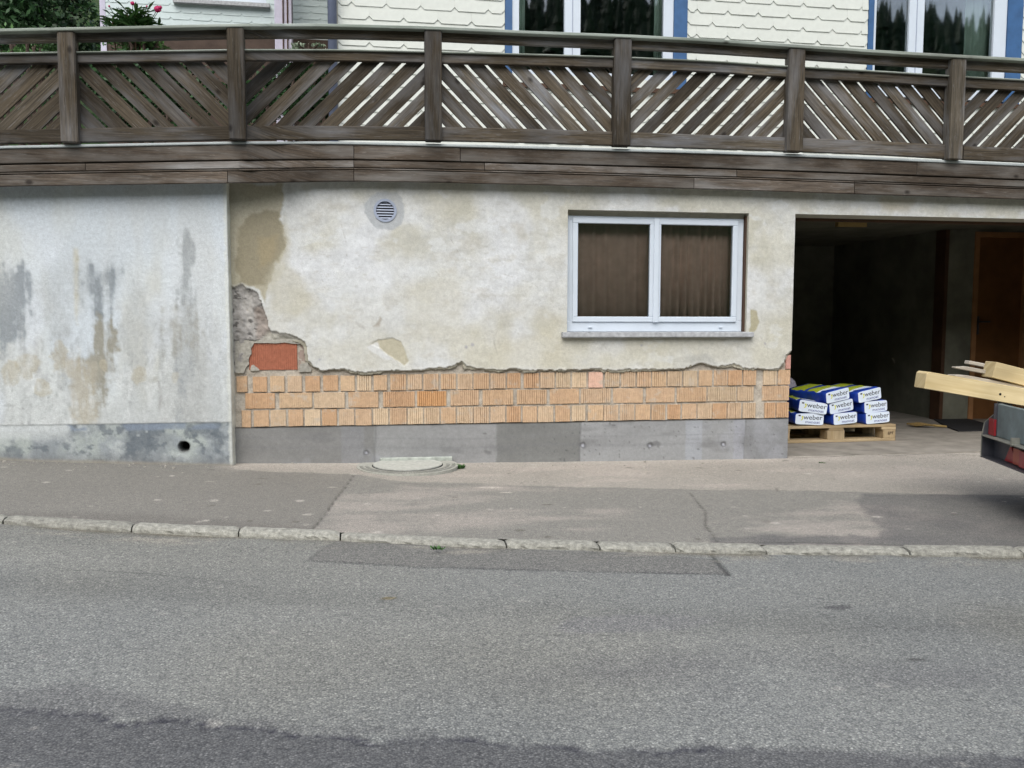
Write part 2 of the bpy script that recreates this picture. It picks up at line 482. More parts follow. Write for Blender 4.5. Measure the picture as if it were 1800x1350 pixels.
# ------------------------------------------------------------------ ground, road, pavement, kerb
def kerb_pts():
    px = [-700, -420, -200, 0, 205, 400, 597, 742, 887, 1045, 1170, 1320, 1558, 1743, 1960, 2250]
    py = [860, 881, 896, 907, 919, 928, 936, 943, 949, 953, 956, 959, 961, 963, 964, 964]
    return [ground(a, b) for a, b in zip(px, py)]
KP = kerb_pts()
KX = [p[0] for p in KP]; KY = [p[1] for p in KP]
sl0 = (KY[1]-KY[0])/(KX[1]-KX[0]); sl1 = (KY[-1]-KY[-2])/(KX[-1]-KX[-2])
KX = [-9.0]+KX+[9.0]; KY = [KY[0]+sl0*(-9-KX[1])]+KY+[KY[-1]+sl1*(9-KX[-2])]
def ky(x): return np.interp(x, KX, KY)
KW, KH = 0.085, 0.024
GROUT = mat_plain('far_ground', (0.10, 0.12, 0.07), 0.95, 0.1, 0.3, 0.4)
m = MB(); m.box(-200, 200, -200, 200, -1.2, -0.6)
tag(m.build('ground', GROUT), kind='structure')

# road sheet
xs = np.concatenate([np.linspace(-9, -3.0, 60)[:-1], np.linspace(-3.0, 5.2, 560)[:-1], np.linspace(5.2, 9, 40)])
ts = np.concatenate([np.linspace(0, 2.6, 200)[:-1], np.linspace(2.6, 12, 60)])
X, T = np.meshgrid(xs, ts, indexing='ij')
Y = ky(X)-KW+0.012-T
base = g(X)-KH
crown = 0.02*np.minimum(T, 3)/3
x, y = X.ravel(), Y.ravel()
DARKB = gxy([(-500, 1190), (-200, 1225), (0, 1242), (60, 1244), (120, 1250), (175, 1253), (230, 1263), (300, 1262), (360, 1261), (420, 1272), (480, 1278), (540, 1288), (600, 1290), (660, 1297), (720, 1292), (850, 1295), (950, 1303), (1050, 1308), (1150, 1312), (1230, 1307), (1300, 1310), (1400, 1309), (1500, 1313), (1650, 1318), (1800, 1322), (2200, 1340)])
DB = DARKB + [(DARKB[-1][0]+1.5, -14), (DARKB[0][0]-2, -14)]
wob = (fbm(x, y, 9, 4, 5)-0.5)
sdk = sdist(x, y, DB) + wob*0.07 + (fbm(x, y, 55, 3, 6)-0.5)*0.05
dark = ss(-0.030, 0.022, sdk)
ghost = gxy([(0, 1205), (60, 1192), (150, 1196), (260, 1222), (330, 1238), (420, 1252), (520, 1266), (620, 1272), (760, 1278), (760, 1290), (480, 1276), (230, 1262), (0, 1242)])
gh = ss(-0.03, 0.03, sdist(x, y, ghost)+wob*0.10)*0.55
patch = gxy([(538, 988), (552, 978), (572, 962), (592, 952), (700, 958), (885, 966), (1045, 972), (1250, 985), (1262, 996), (1280, 1012), (1200, 1010), (1090, 1008), (900, 1004), (760, 999), (640, 993), (560, 990)], -KH)
sp = sdist(x, y, patch) + wob*0.02
pm = ss(-0.008, 0.008, sp)
col = np.tile(np.array([[0.245, 0.247, 0.228]]), (len(x), 1))
big = fbm(x, y, 0.8, 4, 11); streak = fbm(x, y, 0.5, 3, 21, sy=2.4)
col *= (0.72+0.40*big+0.16*streak)[:, None]
col = mixc(col, (0.225, 0.238, 0.240), ss(0.5, 0.72, fbm(x, y, 0.55, 3, 41))*0.5)
col = mixc(col, (0.185, 0.182, 0.172), pm*0.75)
col = mixc(col, (0.145, 0.145, 0.148), gh)
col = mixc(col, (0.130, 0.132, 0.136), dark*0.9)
seam = np.exp(-(np.abs(sdk)/0.010)**2)*ss(0.38, 0.62, fbm(x, y, 2.2, 3, 8))
col = mixc(col, (0.045, 0.045, 0.060), seam*0.9)
pse = np.exp(-(np.abs(sp)/0.009)**2)*(0.4+0.6*vn(x*3, y*3, 3))
col = mixc(col, (0.07, 0.07, 0.075), pse*0.8)
dg = ldist(x, y, gxy([(1238, 962), (1258, 985), (1280, 1013)], -KH))
col = mixc(col, (0.04, 0.04, 0.04), np.exp(-(dg/0.012)**2)*0.8)
# wheel tracks worn smoother and darker, oil drips along the lane, fine cracks, sandy gutter
ty = T.ravel()
tyre = np.exp(-((ty-0.95-0.05*np.sin(x*0.7))/0.16)**2)+0.8*np.exp(-((ty-2.15-0.05*np.sin(x*0.6+1))/0.2)**2)
col *= (1-0.10*tyre*(0.5+vn(x*0.6, ty*2, 77)))[:, None]
oil = np.exp(-((ty-1.5)/0.22)**2)*ss(0.52, 0.8, fbm(x, y, 2.2, 4, 78))
col = mixc(col, (0.15, 0.15, 0.155), oil*0.45)
for k_, (x0_, t0_, dx_, dt_) in enumerate(((-2.4, 0.5, 2.2, 0.35), (0.6, 1.25, 1.9, -0.3), (2.3, 0.75, 1.4, 0.5), (-1.2, 1.7, 1.3, 0.1))):
    pts_ = [(x0_+dx_*q/14+random.uniform(-.03, .03), t0_+dt_*q/14+random.uniform(-.035, .035)) for q in range(15)]
    dc = ldist(x, ty, pts_)
    kk = np.exp(-(dc/0.006)**2)*ss(0.40, 0.55, fbm(x, y, 3, 3, 90+k_))
    col = mixc(col, (0.08, 0.08, 0.08), kk*0.55)
rr_ = np.random.default_rng(8)
for k_ in range(260):
    cx_, ct_ = rr_.uniform(-2.8, 4.6), rr_.uniform(0.02, 2.4)
    rad_ = rr_.uniform(0.006, 0.022); sel = np.where((np.abs(x-cx_) < 0.06) & (np.abs(ty-ct_) < 0.06))[0]
    q = np.hypot((x[sel]-cx_)/rad_, (ty[sel]-ct_)/(rad_*0.8))+wob[sel]*1.5
    mm_ = (ss(1.2, 0.6, q)*rr_.uniform(0.1, 0.4))[:, None]
    tg_ = np.array((0.10, 0.10, 0.105) if rr_.random() < 0.6 else (0.48, 0.46, 0.42))
    col[sel] = col[sel]*(1-mm_)+tg_*mm_
# dirt in the gutter, scars in the surface
gut = np.exp(-(T.ravel()/0.06)**2)
col = mixc(col, (0.16, 0.145, 0.11), gut*0.9*ss(0.25, 0.7, fbm(x, y, 5, 3, 9)))
col = mixc(col, (0.40, 0.37, 0.31), np.exp(-((T.ravel()-0.10)/0.09)**2)*ss(0.5, 0.75, fbm(x, y, 4, 4, 10, sy=9))*0.5)
for (a, b, rx, ry, cc) in ((1470, 1070, 0.07, 0.03, (0.09, 0.09, 0.095)), (1612, 1163, 0.035, 0.018, (0.07, 0.07, 0.07)), (684, 1054, 0.03, 0.02, (0.19, 0.15, 0.07)), (1100, 1100, 0.3, 0.1, (0.22, 0.22, 0.22))):
    c = ground(a, b, -KH)
    q = np.hypot((x-c[0])/rx, (y-c[1])/ry)+wob
    col = mixc(col, cc, ss(1.1, 0.7, q)*0.75)
Z = (base+crown).ravel() - 0.005*dark + 0.004*pm + (fbm(x, y, 1.6, 3, 4)-0.5)*0.014 - 0.006*seam
me = np_mesh('road', np.stack([x, y, Z], 1), grid_idx(len(xs), len(ts))[:, ::-1], col)
tag(link('road', me, None, ROADM), kind='structure')

# pavement sheet
xs = np.concatenate([np.linspace(-9, -2.9, 50)[:-1], np.linspace(-2.9, 5.2, 560)[:-1], np.linspace(5.2, 9, 40)])
ts = np.linspace(0, 1, 150)
X, T = np.meshgrid(xs, ts, indexing='ij')
Y = 0.12*(1-T) + (ky(X)+0.004)*T
x, y = X.ravel(), Y.ravel()
col = np.tile(np.array([[0.270, 0.261, 0.235]]), (len(x), 1))
wob = fbm(x, y, 7, 4, 61)-0.5
right_of = gxy([(622, 834), (600, 866), (572, 905), (545, 936), (560, 945), (2300, 990), (2300, 800), (700, 800)])
rm = ss(-0.01, 0.01, sdist(x, y, right_of)+wob*0.02)
col = mixc(col, (0.240, 0.229, 0.205), (1-rm)*0.8)
strip = gxy([(415, 800), (412, 826), (620, 834), (700, 846), (900, 853), (1200, 860), (1500, 865), (1800, 872), (2300, 880), (2300, 760), (1385, 760)])
st = ss(-0.02, 0.03, sdist(x, y, strip)+wob*0.08)
col = mixc(col, (0.40, 0.37, 0.325), st*0.85)
dust = np.exp(-((0.0-y)/0.20)**2)*ss(-1.2, -0.95, x)
col = mixc(col, (0.54, 0.49, 0.43), dust*np.clip(0.55+0.9*(fbm(x, y, 3, 4, 71)-0.35), 0, 1)*0.85)
col = mixc(col, (0.52, 0.46, 0.41), ss(0.5, 0.75, fbm(x, y, 1.7, 4, 72, sy=4))*0.4*rm)
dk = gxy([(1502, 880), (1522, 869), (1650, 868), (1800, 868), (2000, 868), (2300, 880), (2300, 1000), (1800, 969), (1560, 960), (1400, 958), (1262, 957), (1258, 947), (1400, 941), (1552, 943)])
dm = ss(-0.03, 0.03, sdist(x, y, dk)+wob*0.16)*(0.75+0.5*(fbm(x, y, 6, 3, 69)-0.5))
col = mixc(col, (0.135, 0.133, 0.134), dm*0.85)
lo = gxy([(0, 900), (300, 905), (545, 930), (545, 936), (300, 926), (0, 915)])
col = mixc(col, (0.17, 0.16, 0.145), ss(-0.08, 0.05, sdist(x, y, lo)+wob*0.1)*0.5)
Zp = g(X).ravel() + (fbm(x, y, 1.4, 3, 64)-0.5)*0.012
for ln, wd, a in ((gxy([(622, 836), (606, 858), (588, 880), (574, 902), (560, 918), (546, 934)]), 0.008, 0.75), (gxy([(1213, 866), (1228, 885), (1240, 900), (1240, 925), (1252, 940), (1262, 956)]), 0.008, 0.75),
                  (gxy([(690, 850), (900, 855), (1115, 859), (1200, 861), (1362, 862), (1500, 866), (1800, 873)]), 0.008, 0.28), (gxy([(1365, 858), (1367, 865)]), 0.008, 0.6),
                  (gxy([(545, 938), (700, 945), (885, 953)]), 0.009, 0.5), (gxy([(1262, 955), (1420, 954), (1800, 962)]), 0.012, 0.6),
                  (gxy([(1395, 805), (1440, 803), (1485, 801), (1530, 797), (1565, 802), (1600, 799), (1650, 797), (1725, 801)]), 0.009, 0.8),
                  (gxy([(1565, 801), (1620, 806), (1680, 800), (1730, 803)]), 0.006, 0.5)):
    dd = ldist(x, y, ln) + np.abs(wob)*0.02
    k = np.exp(-(dd/wd)**2)*a
    col = mixc(col, (0.06, 0.055, 0.05), k)
    Zp -= 0.006*k
# pale mortar splashes and darker clods
for i in range(150):
    cx_, cy_ = random.uniform(-2.6, 4.6), random.uniform(-2.4, -0.05)
    rr = random.uniform(0.008, 0.028)
    sel = np.where((np.abs(x-cx_) < 0.1) & (np.abs(y-cy_) < 0.1))[0]
    q = np.hypot((x[sel]-cx_)/rr, (y[sel]-cy_)/(rr*random.uniform(0.6, 1.4)))+wob[sel]*1.5
    mm = ss(1.2, 0.7, q)*random.uniform(0.2, 0.7)
    tgt = np.array((0.62, 0.58, 0.52) if random.random() < 0.6 else (0.13, 0.12, 0.10))
    col[sel] = col[sel]*(1-mm[:, None])+tgt*mm[:, None]
for a, b, rx, ry in ((860, 858, 0.10, 0.035), (888, 866, 0.05, 0.02), (585, 857, 0.03, 0.015), (370, 846, 0.03, 0.012)):
    c = ground(a, b)
    q = np.hypot((x-c[0])/rx, (y-c[1])/ry)+wob*1.4
    col = mixc(col, (0.62, 0.57, 0.50), ss(1.1, 0.5, q)*0.6)
col *= (0.90+0.2*fbm(x, y, 1.1, 4, 66))[:, None]
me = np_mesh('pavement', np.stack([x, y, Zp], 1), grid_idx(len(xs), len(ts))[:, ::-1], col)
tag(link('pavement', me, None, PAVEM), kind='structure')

# kerb of granite stones
kerb = empty('kerb', (0.5, float(ky(0.5)), 0)); tag(kerb, kind='structure')
KJ = [-9.0, -7.6, -6.3, -5.2, -4.2] + [ground(a, 950)[0] for a in (-330, -60, 205, 410, 597, 887, 1045, 1170, 1320, 1558, 1743, 1960, 2250)]
KJ[5] = max(KJ[5], -3.6)
for i, (x0, x1) in enumerate(zip(KJ[:-1], KJ[1:])):
    gap = 0.004
    n = 23
    bm = bmesh.new(); rows = []
    dz = random.uniform(-0.004, 0.006); dy = random.uniform(-0.006, 0.006)
    for k in range(n):
        t = k/(n-1); xx = x0+gap+(x1-x0-2*gap)*t
        e = 0.010 if k in (0, n-1) else 0.0
        yy = float(ky(xx))+dy; zz = float(g(xx))+dz
        j = lambda s=0.003: random.uniform(-s, s)
        prof = [(0.02, -0.10), (0.012, 0.004-e), (-0.015, 0.010-e+j()), (-KW*0.55+j(), 0.010-e+j(0.003)), (-KW+0.014+j(), 0.004-e+j()), (-KW+0.003+j(0.005)+e*0.6, -0.008+j(0.003)), (-KW+j(0.005)+e*0.5, -0.020), (-KW-0.002, -0.12)]
        rows.append([bm.verts.new((xx, yy+a, zz+b)) for a, b in prof])
    for A, B in zip(rows[:-1], rows[1:]):
        for k in range(len(A)-1):
            bm.faces.new([A[k], A[k+1], B[k+1], B[k]])
    bm.faces.new(rows[0][::-1]); bm.faces.new(rows[-1])
    bmesh.ops.recalc_face_normals(bm, faces=bm.faces)
    me = bpy.data.meshes.new('kerb_stone'); bm.to_mesh(me); bm.free()
    o = link('kerb_stone', me, kerb, STONEM)
    v = random.uniform(0.9, 1.12)
    o.color = (0.28*v, 0.275*v, 0.24*v, 1)

# ------------------------------------------------------------------ the garage building: plaster, bricks, plinth, window
bld = empty('garage_building', (1.2, 0.15, 0))
tag(bld, 'low garage building with flaking cream plaster over bare orange bricks and an open doorway', 'building')
# plaster coat as one real layer with its torn lower edge, chips and flakes
EDGE_PX = [(405, 503), (413, 505), (425, 500), (440, 507), (452, 512), (462, 535), (470, 560), (475, 582), (500, 586), (525, 593), (538, 600), (541, 620), (543, 635), (552, 645), (565, 652), (580, 649), (600, 648), (615, 652), (640, 654), (660, 652), (700, 651), (745, 650), (760, 647), (790, 645), (800, 640), (812, 636), (820, 644), (858, 650), (877, 651), (900, 647), (927, 650), (962, 650), (1000, 651), (1039, 648), (1077, 650), (1127, 649), (1166, 649), (1204, 648), (1216, 643), (1231, 637), (1262, 644), (1289, 640), (1308, 647), (1339, 648), (1370, 648), (1378, 638), (1383, 625), (1390, 618), (1405, 616)]
EP = wxz(EDGE_PX)
poly_broken = EP + [(XC+0.5, -0.3), (XL-0.5, -0.3)]
CHIP = wxz([(405, 503), (413, 505), (425, 500), (440, 507), (452, 512), (462, 535), (470, 560), (476, 582), (500, 587), (526, 594), (528, 599), (431, 599), (429, 640), (418, 656), (405, 656)])
seg = lambda a, b, h: np.linspace(a, b, max(2, int(round((b-a)/h))+1))
xs = np.unique(np.round(np.concatenate([seg(XL-0.03, wl, 0.0062), seg(wl, wr, 0.0062), seg(wr, XC, 0.0062), seg(XC, XE, 0.012), seg(XE, 9.0, 0.12)]), 5))
zs = np.unique(np.round(np.concatenate([seg(0.60, wb, 0.0062), seg(wb, wt, 0.0075), seg(wt, ZLINT, 0.008), seg(ZLINT, 2.30, 0.008)]), 5))
X, Zg = np.meshgrid(xs, zs, indexing='ij')
x, z = X.ravel(), Zg.ravel()
n1 = fbm(x, z, 5, 5, 101); n2 = fbm(x, z, 26, 3, 102); nf = fbm(x, z, 60, 2, 103)
sb = sdist(x, z, poly_broken) + (n2-0.5)*0.022 + (nf-0.5)*0.008
sc_ = sdist(x, z, CHIP) + (n2-0.5)*0.016
broken = sb > 0
chip = (sc_ > 0) & broken
under = broken & (~chip) & (sb < 0.010+0.035*np.clip(fbm(x, z, 3.2, 3, 104)-0.42, 0, 1)*2.2)
yy = (fbm(x, z, 2.2, 3, 105)-0.5)*0.010 + (n1-0.5)*0.005 + (n2-0.5)*0.0016
lip = np.exp(-(np.clip(-sb, 0, 1)/0.012)**2)*(~broken)
yy += -0.002*lip*nf
# colour of the coat
C = np.tile(np.array([[0.560, 0.552, 0.485]]), (len(x), 1))
C = mixc(C, (0.610, 0.622, 0.612), ss(0.40, 0.62, fbm(x, z, 1.5, 5, 110))*0.9)
C = mixc(C, (0.46, 0.445, 0.365), ss(0.52, 0.74, fbm(x, z, 3.0, 5, 111))*0.55)
C = mixc(C, (0.66, 0.68, 0.70), ss(0.54, 0.74, fbm(x, z, 2.1, 4, 112))*0.75)
C = mixc(C, (0.48, 0.46, 0.40), ss(0.56, 0.80, fbm(x, z, 7, 5, 113, sy=11))*0.45)
C = mixc(C, (0.44, 0.425, 0.38), ss(0.74, 0.84, fbm(x, z, 20, 3, 114, sy=55))*0.4)
C *= (0.93+0.14*fbm(x, z, 2.5, 4, 116, sy=22))[:, None]
C *= (0.86+0.28*fbm(x, z, 16, 5, 117, sy=20))[:, None]
C = mixc(C, (0.40, 0.385, 0.33), ss(0.60, 0.70, fbm(x, z, 11, 5, 118, sy=30))*ss(0.45, 0.65, fbm(x, z, 1.3, 3, 119))*0.25)
C = mixc(C, (0.65, 0.67, 0.67), ss(0.60, 0.68, fbm(x, z, 6, 6, 121, sy=9))*0.55)
# yellowish lower band right of the torn corner
C = mixc(C, (0.56, 0.535, 0.43), ss(1.28, 0.95, z)*0.35*ss(0.3, 0.6, fbm(x, z, 2.5, 3, 115)))
def blot(pts, colr, soft=0.02, wobble=0.06, amt=0.9, Y=0.0):
    global C
    s = sdist(x, z, wxz(pts, Y)) + (n1-0.5)*wobble + (n2-0.5)*min(0.03, wobble*0.5)
    C = mixc(C, colr, ss(-soft, soft, s)*amt)
OL = (0.40, 0.365, 0.27)
blot([(400, 320), (500, 320), (499, 350), (494, 375), (497, 400), (500, 425), (496, 450), (480, 470), (472, 500), (466, 535), (455, 512), (440, 505), (400, 505)], (0.41, 0.375, 0.275), 0.012, 0.09, 0.9)
blot([(500, 375), (508, 430), (500, 470), (480, 500), (478, 460), (490, 420)], (0.50, 0.475, 0.38), 0.03, 0.08, 0.6)
blot([(470, 366), (492, 372), (496, 395), (498, 430), (480, 466), (470, 500), (440, 505), (420, 500), (416, 450), (418, 400), (440, 372)], (0.275, 0.245, 0.17), 0.014, 0.08, 0.85)
blot([(455, 420), (485, 415), (478, 460), (458, 470)], (0.36, 0.30, 0.185), 0.03, 0.06, 0.6)
blot([(470, 500), (480, 470), (520, 480), (560, 530), (520, 560), (478, 545)], (0.50, 0.475, 0.38), 0.05, 0.12, 0.6)
blot([(652, 345), (665, 338), (697, 338), (708, 348), (711, 372), (706, 395), (690, 403), (662, 400), (650, 390), (641, 372), (642, 358)], (0.42, 0.44, 0.455), 0.006, 0.035, 0.9)
blot([(652, 605), (665, 597), (690, 594), (705, 600), (712, 615), (718, 635), (711, 644), (700, 635), (680, 622), (668, 612)], (0.48, 0.445, 0.335), 0.005, 0.02, 0.95)
blot([(645, 610), (664, 600), (668, 614), (690, 632), (672, 632), (655, 620)], (0.66, 0.67, 0.66), 0.008, 0.03, 0.8)
blot([(655, 575), (668, 555), (672, 560), (668, 575)], (0.42, 0.39, 0.34), 0.006, 0.03, 0.9)
blot([(620, 570), (626, 565), (648, 575), (640, 580)], (0.42, 0.41, 0.38), 0.01, 0.04, 0.6)
blot([(700, 500), (780, 470), (830, 520), (800, 590), (720, 580)], (0.55, 0.53, 0.44), 0.08, 0.2, 0.5)
blot([(880, 600), (980, 560), (1000, 620), (960, 645), (860, 640)], (0.55, 0.52, 0.41), 0.08, 0.2, 0.5)
blot([(900, 395), (925, 390), (930, 420), (912, 430)], (0.47, 0.45, 0.39), 0.03, 0.06, 0.6)
blot([(1320, 545), (1330, 546), (1335, 565), (1330, 580), (1318, 585)], (0.38, 0.345, 0.22), 0.008, 0.04, 0.85)
blot([(1200, 626), (1240, 622), (1260, 640), (1225, 645)], (0.40, 0.40, 0.37), 0.02, 0.05, 0.6)
blot([(1540, 345), (1610, 348), (1600, 372), (1550, 372)], (0.50, 0.46, 0.36), 0.03, 0.06, 0.7)
for (a, b, r) in ((1128, 607, .012), (1345, 604, .012), (830, 606, .016), (562, 632, .008), (842, 408, .006), (820, 610, .014)):
    p = on_y(a, b, 0); C = mixc(C, (0.36, 0.36, 0.40), ss(1.3, 0.6, np.hypot(x-p[0], z-p[2])/r + (n2-0.5)*1.4)*0.7)
# runs of damp from under the fascia
run = ss(0.55, 0.8, fbm(x, z, 5, 3, 120, sy=0.8))*ss(1.75, 2.15, z)
C = mixc(C, (0.47, 0.455, 0.40), run*0.6)
C = mixc(C, (0.66, 0.66, 0.63), lip*0.5)
flk = ss(-0.003, 0.003, sdist(x, z, wxz([(652, 605), (665, 597), (690, 594), (705, 600), (712, 615), (718, 635), (711, 644), (700, 635), (680, 622), (668, 612)]))+(n2-0.5)*0.012)
yy += 0.005*flk
# hairline cracks
for ln in ([(985, 590), (960, 610), (935, 612), (915, 632)], [(1320, 372), (1345, 355), (1372, 350)], [(780, 345), (800, 380), (792, 420), (812, 455)], [(600, 395), (612, 440), (600, 480)], [(1060, 605), (1075, 625), (1070, 648)], [(1335, 590), (1350, 612), (1348, 645)], [(870, 520), (880, 560), (868, 600), (878, 640)], [(520, 430), (560, 470), (575, 520), (610, 545)], [(760, 470), (800, 520), (790, 560)], [(880, 480), (940, 500), (985, 545)], [(690, 440), (730, 452), (765, 455)], [(505, 600), (540, 606), (575, 602)]):
    dd = ldist(x, z, wxz(ln)) + np.abs(n2-0.5)*0.03 + np.abs(n1-0.5)*0.02
    k = np.exp(-(dd/0.0045)**2)*0.6
    C = mixc(C, (0.33, 0.31, 0.27), k); yy += 0.002*k
# exposed layers
yy = np.where(broken, 0.060, yy)
C = np.where(broken[:, None], np.array([[0.34, 0.32, 0.28]]), C)
yy = np.where(under, 0.012+(n2-0.5)*0.012, yy)
C = np.where(under[:, None], np.array([[0.40, 0.375, 0.30]])*(0.7+0.6*n2)[:, None], C)
rg = fbm(x, z, 16, 4, 130); rg2 = fbm(x, z, 45, 3, 131)
yy = np.where(chip, 0.014+(rg-0.5)*0.040+(rg2-0.5)*0.012, yy)
cc = np.array([[0.37, 0.355, 0.335]])*(0.50+0.95*rg)[:, None]
cc = mixc(cc, (0.09, 0.085, 0.08), ss(0.60, 0.70, fbm(x, z, 22, 3, 132, sy=50))*0.8)
cc = mixc(cc, (0.30, 0.25, 0.215), ss(-0.02, 0.02, sdist(x, z, wxz([(447, 540), (468, 540), (476, 590), (452, 600)]))+(n2-.5)*.04)*0.7)
cc = mixc(cc, (0.44, 0.425, 0.36), ss(-0.01, 0.02, sdist(x, z, wxz([(470, 582), (530, 592), (530, 600), (455, 600)])))*0.7)
C = np.where(chip[:, None], cc, C)
nx, nz = len(xs), len(zs)
ii, jj = np.meshgrid(np.arange(nx-1), np.arange(nz-1), indexing='ij')
cxm, czm = (xs[:-1]+xs[1:])[ii]/2, (zs[:-1]+zs[1:])[jj]/2
hole = ((cxm > wl) & (cxm < wr) & (czm > wb) & (czm < wt)) | ((cxm > XC) & (cxm < XE) & (czm < ZLINT))
VC = on_y(677, 370, 0)
hole |= np.hypot(cxm-VC[0], czm-VC[2]) < 0.074
a = (ii*nz+jj)
Q = np.stack([a, a+nz, a+nz+1, a+1], -1)[~hole]
V = np.stack([x, yy, z], 1)
# returns of the window opening and of the garage jamb and lintel
def add_quad(p, c):
    global V, Q, C
    k = len(V); V = np.vstack([V, np.array(p)]); C = np.vstack([C, np.tile(np.array([c]), (4, 1))])
    Q = np.vstack([Q, [[k, k+1, k+2, k+3]]])
D = 0.13
rc = (0.50, 0.48, 0.40)
add_quad([(wl, 0, wb), (wl, 0, wt), (wl, D, wt), (wl, D, wb)], rc)
add_quad([(wr, 0, wt), (wr, 0, wb), (wr, D, wb), (wr, D, wt)], rc)
add_quad([(wl, 0, wt), (wr, 0, wt), (wr, D, wt), (wl, D, wt)], rc)
add_quad([(wl, D, wb), (wr, D, wb), (wr, 0, wb), (wl, 0, wb)], rc)
add_quad([(XC, 0, ZLINT), (XE, 0, ZLINT), (XE, 0.26, ZLINT), (XC, 0.26, ZLINT)], rc)
link('plaster_coat', np_mesh('plaster_coat', V, Q[:, ::-1], C*0.94), bld, PLASTER)

# masonry core behind the coat
m = MB()
m.box(XL-0.06, wl, 0.068, 0.30, -0.3, 2.12); m.box(wr, XC-0.004, 0.068, 0.30, -0.3, 2.12)
m.box(wl, wr, 0.068, 0.30, -0.3, wb-0.003); m.box(wl, wr, 0.131, 0.30, wt+0.003, 2.12)
m.box(XC-0.004, XE+0.004, 0.068, 0.26, ZLINT+0.003, 2.12); m.box(XE+0.004, 9, 0.068, 0.30, -0.3, 2.12)
m.build('wall_core', mat_plain('masonry_core', (0.36, 0.34, 0.29), 0.95, 0.1, 0.2, 10), bld)

# mortar ground of the brick band
zt_l, zt_r = on_y(420, 655, 0)[2], on_y(1388, 648, 0)[2]
zb_l, zb_r = on_y(420, 752, 0)[2], on_y(1386, 735, 0)[2]
xb_l, xb_r = on_y(420, 700, 0)[0], on_y(1387, 700, 0)[0]
zbot = lambda xx: zb_l+(zb_r-zb_l)*(xx-xb_l)/(xb_r-xb_l)
xs = seg(XL-0.02, XC-0.012, 0.010); ts = np.linspace(0, 1, 70)
X, T = np.meshgrid(xs, ts, indexing='ij')
Zm = zbot(X)*(1-T) + np.where(X < wl-0.3, 1.28, wb-0.04)*T
x, z = X.ravel(), Zm.ravel()
r1 = fbm(x, z, 30, 4, 140)
C = np.array([[0.45, 0.405, 0.34]])*(0.7+0.6*fbm(x, z, 12, 4, 141))[:, None]
C = mixc(C, (0.50, 0.47, 0.41), ss(0.5, 0.7, fbm(x, z, 5, 3, 142))*0.6)
link('mortar_bed', np_mesh('mortar_bed', np.stack([x, 0.0305+(r1-0.5)*0.016, z], 1), grid_idx(len(xs), len(ts))[:, ::-1], C), bld, MORT)

# the bricks, measured one by one
c1 = lambda L, k: [((a/3.6)+k, (b/3.6)+k) for a, b in L]
ROW1 = c1([(57, 125), (160, 250), (270, 360), (380, 470), (492, 585), (605, 700), (715, 805), (820, 910), (925, 1010), (1030, 1130), (1140, 1230), (1240, 1335), (1350, 1445), (1457, 1550), (1557, 1655), (1665, 1760), (1770, 1855)], 400) + c1([(75, 172), (180, 270), (280, 370), (382, 472), (485, 575), (590, 680), (693, 783), (792, 880), (888, 978), (985, 1075), (1085, 1172), (1185, 1268), (1280, 1365), (1370, 1455), (1465, 1545), (1592, 1675), (1685, 1762)], 900)
ROW2 = c1([(112, 300), (328, 535), (548, 742), (765, 955), (985, 1185), (1200, 1385), (1412, 1590), (1615, 1808)], 400) + c1([(32, 220), (240, 425), (438, 625), (642, 830), (850, 1030), (1045, 1230), (1240, 1420), (1428, 1530), (1585, 1755)], 900)
ROW3 = c1([(90, 148), (165, 262), (272, 370), (385, 478), (490, 588), (598, 692), (706, 802), (810, 912), (922, 1018), (1027, 1133), (1140, 1238), (1245, 1342), (1350, 1445), (1452, 1553), (1558, 1655), (1665, 1758), (1767, 1856)], 400) + c1([(68, 158), (165, 262), (275, 368), (380, 465), (482, 578), (583, 672), (685, 775), (783, 875), (885, 972), (985, 1068), (1078, 1168), (1175, 1265), (1270, 1360), (1365, 1450), (1462, 1542), (1600, 1668), (1675, 1752)], 900)
def brick(x0, x1, z0, z1, yf, ribs, col, name='brick'):
    """ribbed clay block: shallow combed grooves down its face"""
    bm = bmesh.new()
    j = lambda s=0.0022: random.uniform(-s, s)
    dep = 0.055
    prof = [(x0, yf+0.003), (x0+0.004, yf)]
    n = max(2, int((x1-x0-0.008)/0.0145))
    st = (x1-x0-0.008)/n
    for k in range(1, n):
        xx = x0+0.004+st*k
        gd = random.uniform(0.5, 1.0)*ribs
        prof += [(xx-0.0036, yf), (xx, yf+gd), (xx+0.0036, yf)]
    prof += [(x1-0.004, yf), (x1, yf+0.003)]
    zz0, zz1 = z0+j(), z1+j(); tl = j(0.003)
    B = [bm.verts.new((p, q, zz0+tl*(p-x0)/(x1-x0)+abs(random.gauss(0, 0.0014)))) for p, q in prof]
    T = [bm.verts.new((p, q, zz1+tl*(p-x0)/(x1-x0)-abs(random.gauss(0, 0.0014)))) for p, q in prof]
    for k in range(len(prof)-1):
        bm.faces.new([B[k], B[k+1], T[k+1], T[k]])
    bb = [bm.verts.new((x0, yf+dep, zz0)), bm.verts.new((x1, yf+dep, zz0)), bm.verts.new((x1, yf+dep, zz1)), bm.verts.new((x0, yf+dep, zz1))]
    bm.faces.new([B[0], T[0], bb[3], bb[0]]); bm.faces.new([T[-1], B[-1], bb[1], bb[2]])
    bm.faces.new(T + [bb[2], bb[3]]); bm.faces.new(B[::-1] + [bb[0], bb[1]])
    bmesh.ops.recalc_face_normals(bm, faces=bm.faces)
    me = bpy.data.meshes.new(name); bm.to_mesh(me); bm.free()
    o = link(name, me, bld, BRICKM); o.color = (*col, 1)
    return o
